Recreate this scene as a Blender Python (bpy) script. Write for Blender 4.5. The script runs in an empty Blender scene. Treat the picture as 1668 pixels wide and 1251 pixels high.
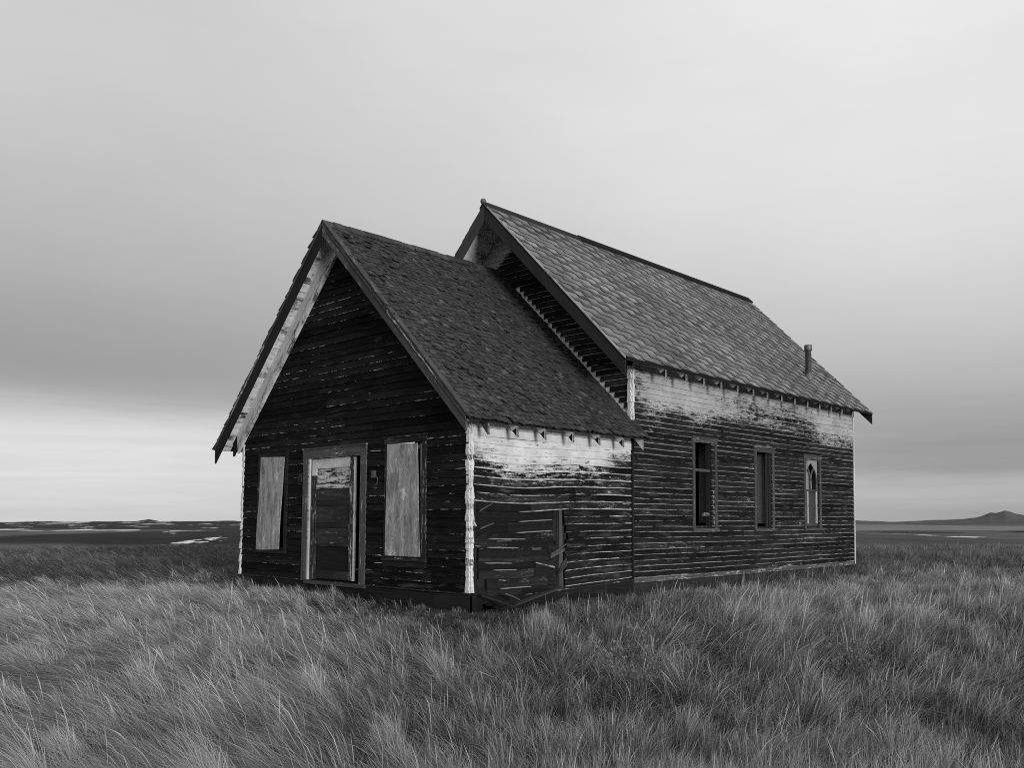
import bpy, math, random
import numpy as np
from mathutils import Matrix, Vector

random.seed(7)
RNG = np.random.default_rng(11)
scene = bpy.context.scene
COL = scene.collection

# ------------------------------------------------------------------ helpers
def srgb(v):
    v = v / 255.0
    return v / 12.92 if v <= 0.04045 else ((v + 0.055) / 1.055) ** 2.4

def hash2(ix, iy, seed):
    n = (ix.astype(np.int64) * 374761393 + iy.astype(np.int64) * 668265263 + seed * 982451653) & 0xFFFFFFFF
    n = ((n ^ (n >> 13)) * 1274126177) & 0xFFFFFFFF
    n = n ^ (n >> 16)
    return (n & 0xFFFF) / 65535.0

def vnoise(x, y, seed=0):
    x = np.asarray(x, float); y = np.asarray(y, float)
    ix = np.floor(x); iy = np.floor(y)
    fx = x - ix; fy = y - iy
    fx = fx * fx * (3 - 2 * fx); fy = fy * fy * (3 - 2 * fy)
    ix = ix.astype(np.int64); iy = iy.astype(np.int64)
    a = hash2(ix, iy, seed); b = hash2(ix + 1, iy, seed)
    c = hash2(ix, iy + 1, seed); d = hash2(ix + 1, iy + 1, seed)
    return (a * (1 - fx) + b * fx) * (1 - fy) + (c * (1 - fx) + d * fx) * fy

def fbm(x, y, seed=0, octaves=4):
    x = np.asarray(x, float); y = np.asarray(y, float)
    s = 0; amp = 0.5; tot = 0
    for i in range(octaves):
        s = s + amp * vnoise(x * 2 ** i + 17.3 * i, y * 2 ** i - 9.1 * i, seed + i * 31)
        tot += amp; amp *= 0.55
    return s / tot

def sstep(a, b, x):
    t = np.clip((np.asarray(x, float) - a) / (b - a), 0, 1)
    return t * t * (3 - 2 * t)

# ------------------------------------------------------------------ materials
class NT:
    """small wrapper to write node trees"""
    def __init__(self, name):
        self.m = bpy.data.materials.new(name); self.m.use_nodes = True
        self.t = self.m.node_tree; self.t.nodes.clear()
    def n(self, typ, **kw):
        nd = self.t.nodes.new(typ)
        for k, v in kw.items(): setattr(nd, k, v)
        return nd
    def put(self, sock, v):
        if isinstance(v, bpy.types.NodeSocket): self.t.links.new(v, sock)
        elif v is not None:
            if sock.type == 'RGBA' and not hasattr(v, '__len__'): v = (v, v, v, 1)
            sock.default_value = v
    def math(self, op, a, b=0.0, c=None, clamp=False):
        nd = self.n('ShaderNodeMath', operation=op, use_clamp=clamp)
        self.put(nd.inputs[0], a); self.put(nd.inputs[1], b)
        if c is not None: self.put(nd.inputs[2], c)
        return nd.outputs[0]
    def attr(self, name):
        return self.n('ShaderNodeAttribute', attribute_name=name).outputs['Fac']
    def vec(self, x, y, z):
        nd = self.n('ShaderNodeCombineXYZ')
        for i, v in enumerate((x, y, z)): self.put(nd.inputs[i], v)
        return nd.outputs[0]
    def noise(self, vec, scale=1.0, detail=4.0, rough=0.6, dist=0.0):
        nd = self.n('ShaderNodeTexNoise')
        self.put(nd.inputs['Vector'], vec); self.put(nd.inputs['Scale'], scale)
        self.put(nd.inputs['Detail'], detail); self.put(nd.inputs['Roughness'], rough)
        self.put(nd.inputs['Distortion'], dist)
        return nd.outputs['Fac']
    def mapr(self, v, a, b, c, d, smooth=False):
        nd = self.n('ShaderNodeMapRange', interpolation_type='SMOOTHSTEP' if smooth else 'LINEAR')
        for i, x in enumerate((v, a, b, c, d)): self.put(nd.inputs[i], x)
        return nd.outputs[0]
    def mix(self, f, a, b):
        nd = self.n('ShaderNodeMix', data_type='FLOAT')
        self.put(nd.inputs[0], f); self.put(nd.inputs[2], a); self.put(nd.inputs[3], b)
        return nd.outputs[0]
    def bump(self, h, strength=0.3, dist=0.01):
        nd = self.n('ShaderNodeBump'); self.put(nd.inputs['Height'], h)
        nd.inputs['Strength'].default_value = strength; nd.inputs['Distance'].default_value = dist
        return nd.outputs[0]
    def out(self, val, rough=0.85, normal=None, spec=0.2, metal=0.0):
        p = self.n('ShaderNodeBsdfPrincipled'); o = self.n('ShaderNodeOutputMaterial')
        self.put(p.inputs['Base Color'], val); self.put(p.inputs['Roughness'], rough)
        self.put(p.inputs['Specular IOR Level'], spec); self.put(p.inputs['Metallic'], metal)
        if normal is not None: self.put(p.inputs['Normal'], normal)
        self.t.links.new(p.outputs[0], o.inputs[0])
        return self.m
    def uv(self):
        a = self.n('ShaderNodeUVMap', uv_map='UVMap')
        s = self.n('ShaderNodeSeparateXYZ'); self.t.links.new(a.outputs[0], s.inputs[0])
        return s.outputs[0], s.outputs[1]

def mat_wood(name, dark, light, paint=0.72, lipamt=0.5, along=5.0, across=45.0, soft=0.05, bumpd=0.004, spec=0.02):
    """weathered board: grain runs along U, flaking white paint where attribute 'paint' says it survived"""
    k = NT(name); u, v = k.uv(); tone = k.attr('tone')
    seed = k.math('MULTIPLY', tone, 37.0)
    grain = k.noise(k.vec(k.math('MULTIPLY', u, 1.6), k.math('MULTIPLY', v, 110.0), seed), 1.0, 5, 0.65)
    blot = k.noise(k.vec(u, k.math('MULTIPLY', v, 3.0), seed), 1.3, 3, 0.6)
    g = k.math('ADD', k.math('MULTIPLY', grain, 0.65), k.math('MULTIPLY', blot, 0.35))
    g = k.mapr(g, 0.33, 0.67, 0.0, 1.0)
    wood = k.math('MULTIPLY', k.mix(g, dark, light), k.mapr(tone, 0, 1, 0.6, 1.4))
    pn = k.noise(k.vec(k.math('MULTIPLY', u, along), k.math('MULTIPLY', v, across), seed), 1.0, 7, 0.68)
    pn2 = k.noise(k.vec(k.math('MULTIPLY', u, along * 5), k.math('MULTIPLY', v, across * 1.2), seed), 1.0, 4, 0.7)
    pn = k.math('ADD', k.math('MULTIPLY', pn, 0.7), k.math('MULTIPLY', pn2, 0.3))
    lip = k.attr('lip')
    lipn = k.noise(k.vec(k.math('MULTIPLY', u, 1.1), seed, 3.3), 1.0, 4, 0.7)
    edge = k.math('SUBTRACT', 1.0, k.mapr(lip, 0.02, 0.17, 0, 1, True))
    edge = k.math('MULTIPLY', edge, k.mapr(lipn, 0.30, 0.62, 0.42, 1.0))
    lev = k.math('ADD', k.math('ADD', k.attr('paint'), k.math('MULTIPLY', edge, lipamt)), k.math('MULTIPLY', k.math('SUBTRACT', tone, 0.5), 0.10))
    paintv = k.math('MULTIPLY', k.mapr(k.attr('paint'), -0.28, 0.12, 0.55 if lipamt > 0 else 1.0, 1.0), paint)
    m = k.mapr(k.math('ADD', pn, lev), 0.5 - soft, 0.5 + soft, 0, 1, True)
    film = k.mapr(k.noise(k.vec(k.math('MULTIPLY', u, 2.2), k.math('MULTIPLY', v, 14.0), k.math('ADD', seed, 7.0)), 1.0, 6, 0.7), 0.52, 0.72, 0, 1)
    wood = k.mix(k.math('MULTIPLY', film, k.mapr(k.attr('paint'), -0.26, 0.08, 0.06 if lipamt > .2 else 0.01, 0.5)), wood, k.math('MULTIPLY', paint, 0.45))
    dirt = k.math('MULTIPLY', k.mapr(k.noise(k.vec(k.math('MULTIPLY', u, 2.5), k.math('MULTIPLY', v, 9.0), 1.7), 1.0, 4, 0.6), 0.3, 0.7, 0.70, 1.0), k.mapr(k.noise(k.vec(k.math('MULTIPLY', u, 5.0), k.math('MULTIPLY', v, 1.6), 6.1), 1.0, 6, 0.7), 0.34, 0.62, 0.80, 1.0))
    col = k.mix(m, wood, k.math('MULTIPLY', dirt, paintv))
    h = k.math('ADD', k.math('MULTIPLY', grain, 0.5), k.math('MULTIPLY', m, 0.5))
    return k.out(col, 0.9, k.bump(h, 0.5, bumpd), spec)

def mat_plain(name, a, b, scale=(3, 60, 1), rough=0.9, bumpd=0.004, spec=0.15, metal=0.0):
    k = NT(name); u, v = k.uv(); tone = k.attr('tone')
    g = k.noise(k.vec(k.math('MULTIPLY', u, scale[0]), k.math('MULTIPLY', v, scale[1]), k.math('MULTIPLY', tone, 19.0)), 1.0, 5, 0.65)
    col = k.math('MULTIPLY', k.mix(k.mapr(g, 0.32, 0.68, 0, 1), a, b), k.mapr(tone, 0, 2, 0.6, 2.2))
    return k.out(col, rough, k.bump(g, 0.5, bumpd), spec, metal)

def mat_plywood(name):
    k = NT(name); u, v = k.uv(); tone = k.attr('tone')
    wob = k.noise(k.vec(k.math('MULTIPLY', u, 3.0), k.math('MULTIPLY', v, 1.6), k.math('MULTIPLY', tone, 50.0)), 1.0, 2, 0.5)
    ring = k.math('SINE', k.math('MULTIPLY', k.math('ADD', k.math('MULTIPLY', u, 1.0), k.math('MULTIPLY', wob, 0.55)), 150.0))
    fine = k.noise(k.vec(k.math('MULTIPLY', u, 130.0), k.math('MULTIPLY', v, 4.0), tone), 1.0, 4, 0.6)
    base = k.math('ADD', k.math('MULTIPLY', ring, 0.14), k.math('MULTIPLY', fine, 0.9))
    c = k.mapr(base, 0.15, 0.75, 0.17, 0.40)
    blot = k.noise(k.vec(k.math('MULTIPLY', u, 5.0), k.math('MULTIPLY', v, 2.6), k.math('MULTIPLY', tone, 81.0)), 1.0, 5, 0.7)
    pale = k.mapr(blot, 0.57, 0.68, 0, 0.8, True)
    c = k.mix(pale, c, 0.6)
    knot = k.mapr(blot, 0.32, 0.43, 1, 0, True)
    c = k.mix(k.math('MULTIPLY', knot, 0.5), c, 0.06)
    st = k.noise(k.vec(k.math('MULTIPLY', u, 9.0), k.math('MULTIPLY', v, 1.6), k.math('MULTIPLY', tone, 31.0)), 1.0, 6, 0.7)
    c = k.math('MULTIPLY', c, k.mapr(st, 0.33, 0.62, 0.48, 1.25))
    return k.out(c, 0.85, k.bump(fine, 0.4, 0.003))

M_SIDING = mat_wood('weathered_siding', 0.005, 0.023, 0.80, 0.30, 4.0, 30.0, 0.07)
M_HALL = mat_wood('weathered_hall_siding', 0.005, 0.024, 0.52, 0.31, 5.0, 26.0, 0.08)
M_CAP = mat_wood('flaking_corner_paint', 0.03, 0.10, 0.85, 0.0, 22.0, 50.0, 0.06)
M_FRONT = mat_wood('weathered_front_siding', 0.004, 0.018, 0.80, 0.19, 6.0, 40.0, 0.03)
M_WHITE = mat_wood('peeling_white_paint', 0.05, 0.13, 0.78, 0.0, 6.0, 40.0, 0.06)
M_GREY = mat_wood('grey_weathered_wood', 0.035, 0.085, 0.6, 0.0, 3.0, 30.0, 0.05)
M_DARK = mat_wood('dark_weathered_wood', 0.012, 0.035, 0.55, 0.0, 3.0, 30.0, 0.05)
M_SOFFIT = mat_wood('flaking_soffit_paint', 0.05, 0.14, 0.86, 0.0, 3.2, 12.0, 0.07)
M_SASH = mat_wood('dull_sash_paint', 0.05, 0.13, 0.36, 0.0, 6.0, 30.0, 0.09)
M_DOOR = mat_wood('weathered_door_wood', 0.014, 0.045, 0.66, 0.0, 3.0, 26.0, 0.05)
M_PLY = mat_plywood('bare_plywood')
M_SHEATH = mat_wood('bare_sheathing_boards', 0.007, 0.028, 0.42, 0.05, 2.5, 26.0, 0.06)
M_SHAKE = mat_plain('weathered_wood_shakes', 0.022, 0.07, (45, 4, 1), bumpd=0.006)
M_TIN = mat_plain('dull_galvanised_tin', 0.05, 0.16, (9, 9, 1), 0.55, 0.002, 0.4, 0.35)
M_PIPE = mat_plain('sooty_stovepipe', 0.02, 0.07, (9, 9, 1), 0.6, 0.002, 0.3, 0.2)
M_WEED = mat_plain('dead_weed_stems', 0.05, 0.16, (9, 9, 1))
M_INSIDE = mat_plain('dusty_interior_boards', 0.02, 0.05, (0.6, 30, 1))
M_REVEAL = mat_plain('grey_plaster_reveal', 0.16, 0.2, (2, 6, 1))

def mat_asphalt():
    k = NT('asphalt_shingles'); u, v = k.uv(); tone = k.attr('tone')
    g = k.noise(k.vec(u, v, 0.0), 160.0, 3, 0.6)
    b = k.noise(k.vec(u, v, 4.0), 1.1, 4, 0.6)
    s = k.noise(k.vec(k.math('MULTIPLY', u, 5.0), k.math('MULTIPLY', v, 0.7), 9.0), 1.0, 4, 0.6)
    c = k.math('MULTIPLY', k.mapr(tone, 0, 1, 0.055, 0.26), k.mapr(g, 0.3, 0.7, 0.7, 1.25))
    c = k.math('MULTIPLY', c, k.mapr(b, 0.3, 0.7, 0.8, 1.15))
    c = k.math('MULTIPLY', c, k.mapr(s, 0.35, 0.7, 0.85, 1.1))
    return k.out(c, 0.95, k.bump(g, 0.4, 0.003), 0.1)
M_ASPHALT = mat_asphalt()

def mat_ground():
    k = NT('prairie_ground'); tone = k.attr('tone'); snow = k.attr('snow')
    tc = k.n('ShaderNodeTexCoord').outputs['Object']
    a = k.noise(tc, 0.03, 6, 0.65); b = k.noise(tc, 0.6, 6, 0.7); c = k.noise(tc, 9.0, 4, 0.7)
    a2 = k.noise(tc, 0.005, 5, 0.6)
    f = k.math('ADD', k.math('ADD', k.math('MULTIPLY', k.math('ADD', k.math('MULTIPLY', a, .5), k.math('MULTIPLY', a2, .5)), 0.4), k.math('MULTIPLY', b, 0.35)), k.math('MULTIPLY', c, 0.25))
    col = k.math('MULTIPLY', tone, k.mapr(f, 0.38, 0.62, 0.45, 1.55))
    sn = k.mapr(k.math('ADD', snow, k.math('ADD', k.math('MULTIPLY', k.math('SUBTRACT', a, 0.5), 0.5), k.math('MULTIPLY', k.math('SUBTRACT', k.noise(tc, 0.13, 4, 0.7), 0.5), 0.9))), 0.47, 0.53, 0, 1, True)
    col = k.mix(sn, col, 0.75)
    return k.out(col, 1.0, None, 0.0)
M_GROUND = mat_ground()

def mat_grass(name, lo, hi):
    k = NT(name); tone = k.attr('tone')
    col = k.mapr(tone, 0, 1, lo, hi)
    d = k.n('ShaderNodeBsdfDiffuse'); t = k.n('ShaderNodeBsdfTranslucent')
    k.put(d.inputs[0], col); k.put(t.inputs[0], k.math('MULTIPLY', col, 0.9))
    mx = k.n('ShaderNodeMixShader'); mx.inputs[0].default_value = 0.3
    k.t.links.new(d.outputs[0], mx.inputs[1]); k.t.links.new(t.outputs[0], mx.inputs[2])
    o = k.n('ShaderNodeOutputMaterial'); k.t.links.new(mx.outputs[0], o.inputs[0])
    return k.m
M_GRASS = mat_grass('dry_grass', 0.03, 0.56)
M_GRASS2 = mat_grass('dark_dry_grass', 0.03, 0.25)

# ------------------------------------------------------------------ mesh builder
class MB:
    def __init__(self):
        self.v = []; self.f = []; self.uv = []; self.paint = []; self.lip = []; self.tone = []; self.mi = []
    def vert(self, p, uv=(0, 0), paint=-1.0, lip=1.0, tone=0.5):
        self.v.append(tuple(p)); self.uv.append(uv); self.paint.append(paint); self.lip.append(lip); self.tone.append(tone)
        return len(self.v) - 1
    def face(self, idx, mi=0):
        self.f.append(tuple(idx)); self.mi.append(mi)
    def hexa(self, P, paint=-1.0, tone=None, mi=0, grain=None):
        """8 corners: 0-3 one end loop, 4-7 the other; own verts per face so the grain follows the longest side"""
        tone = random.random() if tone is None else tone
        P = [Vector(p) for p in P]
        for q in ((0, 3, 2, 1), (4, 5, 6, 7), (0, 1, 5, 4), (1, 2, 6, 5), (2, 3, 7, 6), (3, 0, 4, 7)):
            c = [P[i] for i in q]
            e1 = c[1] - c[0]; e2 = c[3] - c[0]
            l1, l2 = (e1.length + (c[2] - c[3]).length) / 2, (e2.length + (c[2] - c[1]).length) / 2
            off = tone * 13.0
            if l1 >= l2: uvs = ((off, 0), (off + l1, 0), (off + l1, l2), (off, l2))
            else: uvs = ((off, 0), (off, l1), (off + l2, l1), (off + l2, 0))
            self.face([self.vert(c[i], uvs[i], paint, 1.0, tone) for i in range(4)], mi)
    def box(self, x0, x1, y0, y1, z0, z1, **kw):
        self.hexa([(x0, y0, z0), (x1, y0, z0), (x1, y1, z0), (x0, y1, z0), (x0, y0, z1), (x1, y0, z1), (x1, y1, z1), (x0, y1, z1)], **kw)
    def lathe(self, c, prof, n=20, mi=0, tone=0.5, axis=None):
        rings = []
        for r, z in prof:
            rings.append([self.vert((c[0] + r * math.cos(2 * math.pi * i / n), c[1] + r * math.sin(2 * math.pi * i / n), c[2] + z), (i / n * .5, z), -1, 1, tone) for i in range(n)])
        for a, b in zip(rings, rings[1:]):
            for i in range(n): self.face((a[i], a[(i + 1) % n], b[(i + 1) % n], b[i]), mi)
        self.face(rings[0][::-1], mi); self.face(rings[-1], mi)
    def build(self, name, mats, parent=None, smooth=False):
        me = bpy.data.meshes.new(name); me.from_pydata(self.v, [], self.f)
        if not isinstance(mats, (list, tuple)): mats = [mats]
        for m in mats: me.materials.append(m)
        me.polygons.foreach_set('material_index', self.mi)
        ul = me.uv_layers.new(name='UVMap')
        li = np.empty(len(me.loops), np.int32); me.loops.foreach_get('vertex_index', li)
        ul.data.foreach_set('uv', np.asarray(self.uv, np.float32)[li].ravel())
        for nm in ('paint', 'lip', 'tone'):
            at = me.attributes.new(nm, 'FLOAT', 'POINT'); at.data.foreach_set('value', np.asarray(getattr(self, nm), np.float32))
        if smooth: me.shade_smooth()
        me.update()
        o = bpy.data.objects.new(name, me); COL.objects.link(o)
        if parent is not None: o.parent = parent
        return o

def tag(o, label, cat=None, group=None, kind=None):
    o['label'] = label
    if cat: o['category'] = cat
    if group: o['group'] = group
    if kind: o['kind'] = kind
    return o

class Plane:
    """a wall plane: u along, z up, off outwards; lean() is how far the old wall has racked sideways"""
    def __init__(self, O, U, N, lean=lambda u: 0.0):
        self.O = Vector(O); self.U = Vector(U); self.N = Vector(N); self.lean = lean
    def P(self, u, z, off=0.0):
        return self.O + self.U * (u + self.lean(u) * z) + self.N * off + Vector((0, 0, z))
    def box(self, mb, u0, u1, z0, z1, o0, o1, **kw):
        self.quad(mb, ((u0, z0), (u1, z0), (u1, z1), (u0, z1)), o0, o1, **kw)
    def quad(self, mb, c, o0, o1, **kw):
        mb.hexa([self.P(u, z, o0) for u, z in c] + [self.P(u, z, o1) for u, z in c], **kw)

FRONT = Plane((0, 0, 0), (1, 0, 0), (0, -1, 0), lambda u: 0.038 * max(0.0, min(1.0, -u / 6.1)))
SIDE = Plane((0, 0, 0), (0, 1, 0), (1, 0, 0))
GABLE = Plane((0, 3.67, 0), (1, 0, 0), (0, -1, 0))

def siding(mb, pl, z0, z1, ex, spans, paint, sag=lambda u, z: 0.0, cuts=(), blen=(1.6, 4.5), warp=0.005, gap=None, thick=0.017):
    """lapped boards; spans(za,zb) -> [(u0a,u0b,u1a,u1b)] at the bottom and the top of the strip"""
    z = z0; row = 0
    while z < z1 - 1e-4:
        zt = min(z + ex, z1)
        zz = [z] + sorted(c for c in cuts if z + 0.004 < c < zt - 0.004) + [zt]
        rowseed = random.random() * 99
        for za, zb in zip(zz, zz[1:]):
            for (u0a, u0b, u1a, u1b) in spans(za, zb):
                L = max(u1a, u1b) - min(u0a, u0b)
                if L < 0.02: continue
                br = [0.0]
                while True:
                    d = random.uniform(*blen)
                    if br[-1] + d > L - 0.5: break
                    br.append(br[-1] + d)
                br.append(L)
                for b0, b1 in zip(br, br[1:]):
                    tone = random.random(); f0, f1 = b0 / L, b1 / L
                    do = random.uniform(-0.002, 0.003); ph = random.random() * 50
                    n = max(2, int((b1 - b0) / 0.22) + 1); prev = None
                    for i in range(n + 1):
                        f = f0 + (f1 - f0) * i / n
                        ua = u0a + (u1a - u0a) * f; ub = u0b + (u1b - u0b) * f
                        if i == 0 and b0 > 0: ua += 0.002; ub += 0.002
                        w = float(vnoise(ua * 1.7 + ph, rowseed, 5)) - 0.5
                        w2 = float(vnoise(ua * 2.3 + ph, rowseed + 7, 6)) - 0.5
                        sa = sag(ua, za) + w * warp * 2; sb = sag(ub, zb)
                        fa = (za - z) / ex; fb = (zb - z) / ex
                        oa = thick * (1 - fa) + 0.003 + do + w2 * 0.006 * (1 - fa); ob = thick * (1 - fb) + 0.001 + do
                        if gap:
                            oa += gap(ua, za)
                        pa = paint(ua, za); pb = paint(ub, zb)
                        A = mb.vert(pl.P(ua, za + sa, oa), (ua, za), pa, fa, tone)
                        B = mb.vert(pl.P(ub, zb + sb + 0.012, ob), (ub, zb), pb, fb, tone)
                        C = mb.vert(pl.P(ua, za + sa, oa), (ua, za), pa, 0.0 if fa < .01 else 1, tone)
                        D = mb.vert(pl.P(ua, za + sa + 0.001, -0.004), (ua, za - 0.02), pa, 0.0 if fa < .01 else 1, tone)
                        if prev:
                            mb.face((prev[0], A, B, prev[1])); mb.face((prev[3], D, C, prev[2]))
                        else: mb.face((A, B, D))
                        prev = (A, B, C, D)
                    mb.face((prev[0], prev[3], prev[1]))
        z = zt; row += 1

def cut_spans(base, holes):
    """full-width spans minus rectangular openings (u0,u1,z0,z1)"""
    def f(za, zb):
        zm = (za + zb) / 2
        out = list(base(za, zb))
        for (h0, h1, hz0, hz1) in holes:
            if hz0 < zm < hz1:
                new = []
                for (a, b, c, d) in out:
                    if h0 > max(a, b) and h0 < min(c, d): new.append((a, b, h0, h0))
                    elif h0 >= max(c, d): new.append((a, b, c, d)); continue
                    if h1 < min(c, d) and h1 > max(a, b): new.append((h1, h1, c, d))
                    elif h1 <= min(a, b): new.append((a, b, c, d))
                out = new
        return out
    return f

def wall_cells(mb, pl, u0, u1, z0, z1, holes, o0, o1, tone=0.4):
    us = sorted({u0, u1, *[h[0] for h in holes], *[h[1] for h in holes]})
    for a, b in zip(us, us[1:]):
        hs = sorted((h[2], h[3]) for h in holes if h[0] <= a + 1e-6 and h[1] >= b - 1e-6)
        z = z0
        for (c, d) in hs + [(z1, z1)]:
            if c > z + 1e-4: pl.box(mb, a, b, z, c, o0, o1, tone=tone)
            z = max(z, d)

# ------------------------------------------------------------------ dimensions (metres)
PR_X, PR_Z, P_SL = -3.095, 5.76, 0.9985          # porch ridge, slope
P_Y0, P_L = -0.33, 3.67                            # porch rake face, porch depth
MR_X, M_SL, M_Y0, M_Y1 = -2.8, 1.0156, 2.97, 12.66
M_END = 12.44
GZ = -0.30                                          # ground at the walls
def p_roof(x): return PR_Z - P_SL * abs(x - PR_X)
def m_roof(x, y=3.0): return 6.85 - 0.005 * (y - 3) - M_SL * abs(x - MR_X)

church = bpy.data.objects.new('abandoned_church', None); COL.objects.link(church)
church.location = (0, 0, 0)
tag(church, 'abandoned wooden prairie church with peeling black siding and lower gabled front annex', 'church')

# ------------------------------------------------------------------ porch (front annex) walls
FW_HOLES = [(-5.47, -4.66, 0.50, 2.12), (-3.92, -2.46, 0.0, 2.06), (-1.80, -0.97, 0.48, 2.14)]
def front_base(za, zb):
    def lim(z):
        # soffit line of the rake overhang
        if z < 2.42: return -6.13, -0.012
        h = (PR_Z - 0.12 - z) / P_SL
        return max(-6.13, PR_X - h), min(-0.012, PR_X + h)
    a0, a1 = lim(za); b0, b1 = lim(zb)
    return [(a0, b0, a1, b1)] if a1 - a0 > 0.03 else []
def front_paint(u, z):
    p = -0.235
    if z > 2.4:
        p += 0.20 * max(0, 1 - abs((PR_Z - 0.20 - z) / P_SL - (PR_X - u)) / 0.16) if u < PR_X else 0
    p += 0.05 * (float(vnoise(u * 1.5, z * 2.0, 44)) - 0.4)
    if -4.65 < u < -4.05 and .7 < z < 1.1: p += .09
    if z < 0.45 and u > -2.3: p += .05
    return p
mb = MB()
siding(mb, FRONT, 0.0, 5.6, 0.113, cut_spans(front_base, FW_HOLES), front_paint, cuts=[0.48, 0.50, 2.06, 2.12, 2.14])
mb.build('front_siding', M_FRONT, church)

mb = MB()
wall_cells(mb, FRONT, -6.10, -0.02, 0.0, 2.45, FW_HOLES, -0.11, -0.006)
mb.hexa([(-6.05, 0.006, 2.45), (-0.09, 0.006, 2.45), (-0.09, 0.11, 2.45), (-6.05, 0.11, 2.45),
         (PR_X - .01, 0.006, 5.50), (PR_X + .01, 0.006, 5.50), (PR_X + .01, 0.11, 5.50), (PR_X - .01, 0.11, 5.50)], tone=.4)
mb.build('front_wall_boarding', M_INSIDE, church)

# right wall of the annex, with the broken place low on its left
def hole_edge(z):      # right edge of the stripped area
    return 1.80 + 0.10 * (float(vnoise(z * 9.0, 0.5, 3)) - 0.5)
def pside_base(za, zb):
    zm = (za + zb) / 2
    if zm < 1.17: 
        j = 0.30 * (float(vnoise(zm * 8.7, 4.5, 9)) - 0.55)
        e = 1.98 + j * .6
        return [(e, e, P_L - .03, P_L - .03)]
    if zm < 1.30: return [(1.2, 1.2, P_L - .03, P_L - .03)]
    return [(0.06, 0.06, P_L - .03, P_L - .03)]
def pside_sag(u, z):
    s = -0.055 * math.exp(-((u - 0.9) / 0.9) ** 2) * (1 if z < 1.9 else max(0, (2.3 - z) / .4))
    if z < 0.9: s += 0.03 * (u - 2.7) * (0.9 - z) * (u > 1.5)
    return s
def pside_paint(u, z):
    w = z - 0.05 * u + 0.10 * (float(vnoise(u * 1.3, 1.2, 5)) - .5) - 0.18 * math.exp(-((u - 3.3) / .35) ** 2) * -1
    p = -0.20 + 0.37 * float(sstep(1.32, 2.30, z + 0.10 * math.sin(u * 1.3 + .4) * 0.6 + 0.10 * float(sstep(1.0, 1.6, u) * (1 - sstep(2.8, 3.2, u)))))
    p -= 0.16 * float(sstep(2.7, 3.4, u)) * float(sstep(1.6, 1.85, z)) * float(1 - sstep(2.02, 2.14, z))
    p += 0.10 * (float(vnoise(u * 1.1, z * 4.0, 21)) - 0.45)
    if u > 2.7 and 1.0 < z < 1.8: p += .05
    return p
mb = MB()
siding(mb, SIDE, 0.02, 2.15, 0.114, pside_base, pside_paint, pside_sag, blen=(1.2, 3.2), warp=0.007)
mb.build('annex_side_siding', M_SIDING, church)

mb = MB()   # white frieze boards under the eave
for i, (za, zb) in enumerate(((2.15, 2.27), (2.272, 2.42), (2.422, 2.60))):
    n = 6
    for k in range(n):
        a = 0.05 + (P_L - .06) * k / n; b = 0.05 + (P_L - .06) * (k + 1) / n
        SIDE.quad(mb, ((a, za), (b, za), (b, zb - .003), (a, zb - .003)), 0.0, 0.014 - .003 * i, paint=0.42, tone=.4)
mb.build('annex_frieze_board', M_WHITE, church)

# bare sheathing behind the stripped siding
mb = MB()
z = -0.16; k = 0
while z < 1.40:
    h = random.choice((0.095, 0.12, 0.14, 0.16))
    zz = min(z + h, 1.42)
    segs = []
    u = 0.10 if z > 0.62 else (0.15 + 0.03 * random.random() if z > .12 else 0.32)
    r = 1.70 + 0.10 * random.random() if z < 1.12 else 1.55
    while u < r - .05:
        L = min(r, u + random.uniform(0.5, 1.9)); segs.append((u, L)); u = L + 0.004
    tilt = random.uniform(-.012, .012)
    for (a, b) in segs:
        o = random.uniform(-0.004, 0.010)
        tn = random.random()
        nn = max(1, int((b - a) / .2))
        for q in range(nn):
            ua = a + (b - a) * q / nn; ub = a + (b - a) * (q + 1) / nn
            SIDE.quad(mb, ((ua, z + pside_sag(ua, z) + tilt * (ua - .9)), (ub, z + pside_sag(ub, z) + tilt * (ub - .9)),
                           (ub, zz - .006 + pside_sag(ub, z) + tilt * (ub - .9)), (ua, zz - .006 + pside_sag(ua, z) + tilt * (ua - .9))),
                      -0.03, -0.006 + o, tone=tn, paint=-0.20 + (0.08 if random.random() < .4 else 0))
    if random.random() < 0.75 and z > 0.05:     # pale strip of broken clapboard left nailed along a joint
        a = random.uniform(0.15, 1.0); b = min(1.66, a + random.uniform(0.25, 0.9))
        SIDE.quad(mb, ((a, z - .006 + pside_sag(a, z)), (b, z - .004 + pside_sag(b, z)), (b - .02, z + .006 + pside_sag(b, z)), (a + .03, z + .010 + pside_sag(a, z))), 0.0, 0.018, tone=.9, paint=0.02)
    z = zz; k += 1
mb.build('bare_sheathing', M_SHEATH, church)
mb = MB()
SIDE.box(mb, 0.0, P_L, -0.12, 2.60, -0.14, -0.05, tone=.1)
mb.build('annex_side_backing', M_INSIDE, church)
mb = MB()   # exposed stud at the right edge of the hole and bits still hanging on it
SIDE.quad(mb, ((1.83, -.02), (1.93, -.02), (1.90, 1.14), (1.835, 1.15)), -0.045, 0.008, tone=.55, paint=-.2)
mb.build('broken_wall_stud', M_GREY, church)
mb = MB(); SIDE.quad(mb, ((1.62, .42), (1.93, .52), (1.94, .57), (1.64, .50)), 0.006, 0.03, tone=.8, paint=-.15); mb.build('siding_scrap', M_GREY, church)
mb = MB(); SIDE.quad(mb, ((1.72, .50), (1.97, .62), (1.97, .64), (1.72, .53)), 0.03, 0.036, tone=.9, paint=-.12); mb.build('siding_scrap', M_GREY, church)
mb = MB(); SIDE.quad(mb, ((1.78, .16), (2.0, .30), (1.98, .42), (1.88, .34)), 0.006, 0.03, tone=.1, paint=-.3); mb.build('siding_scrap', M_GREY, church)
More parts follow.
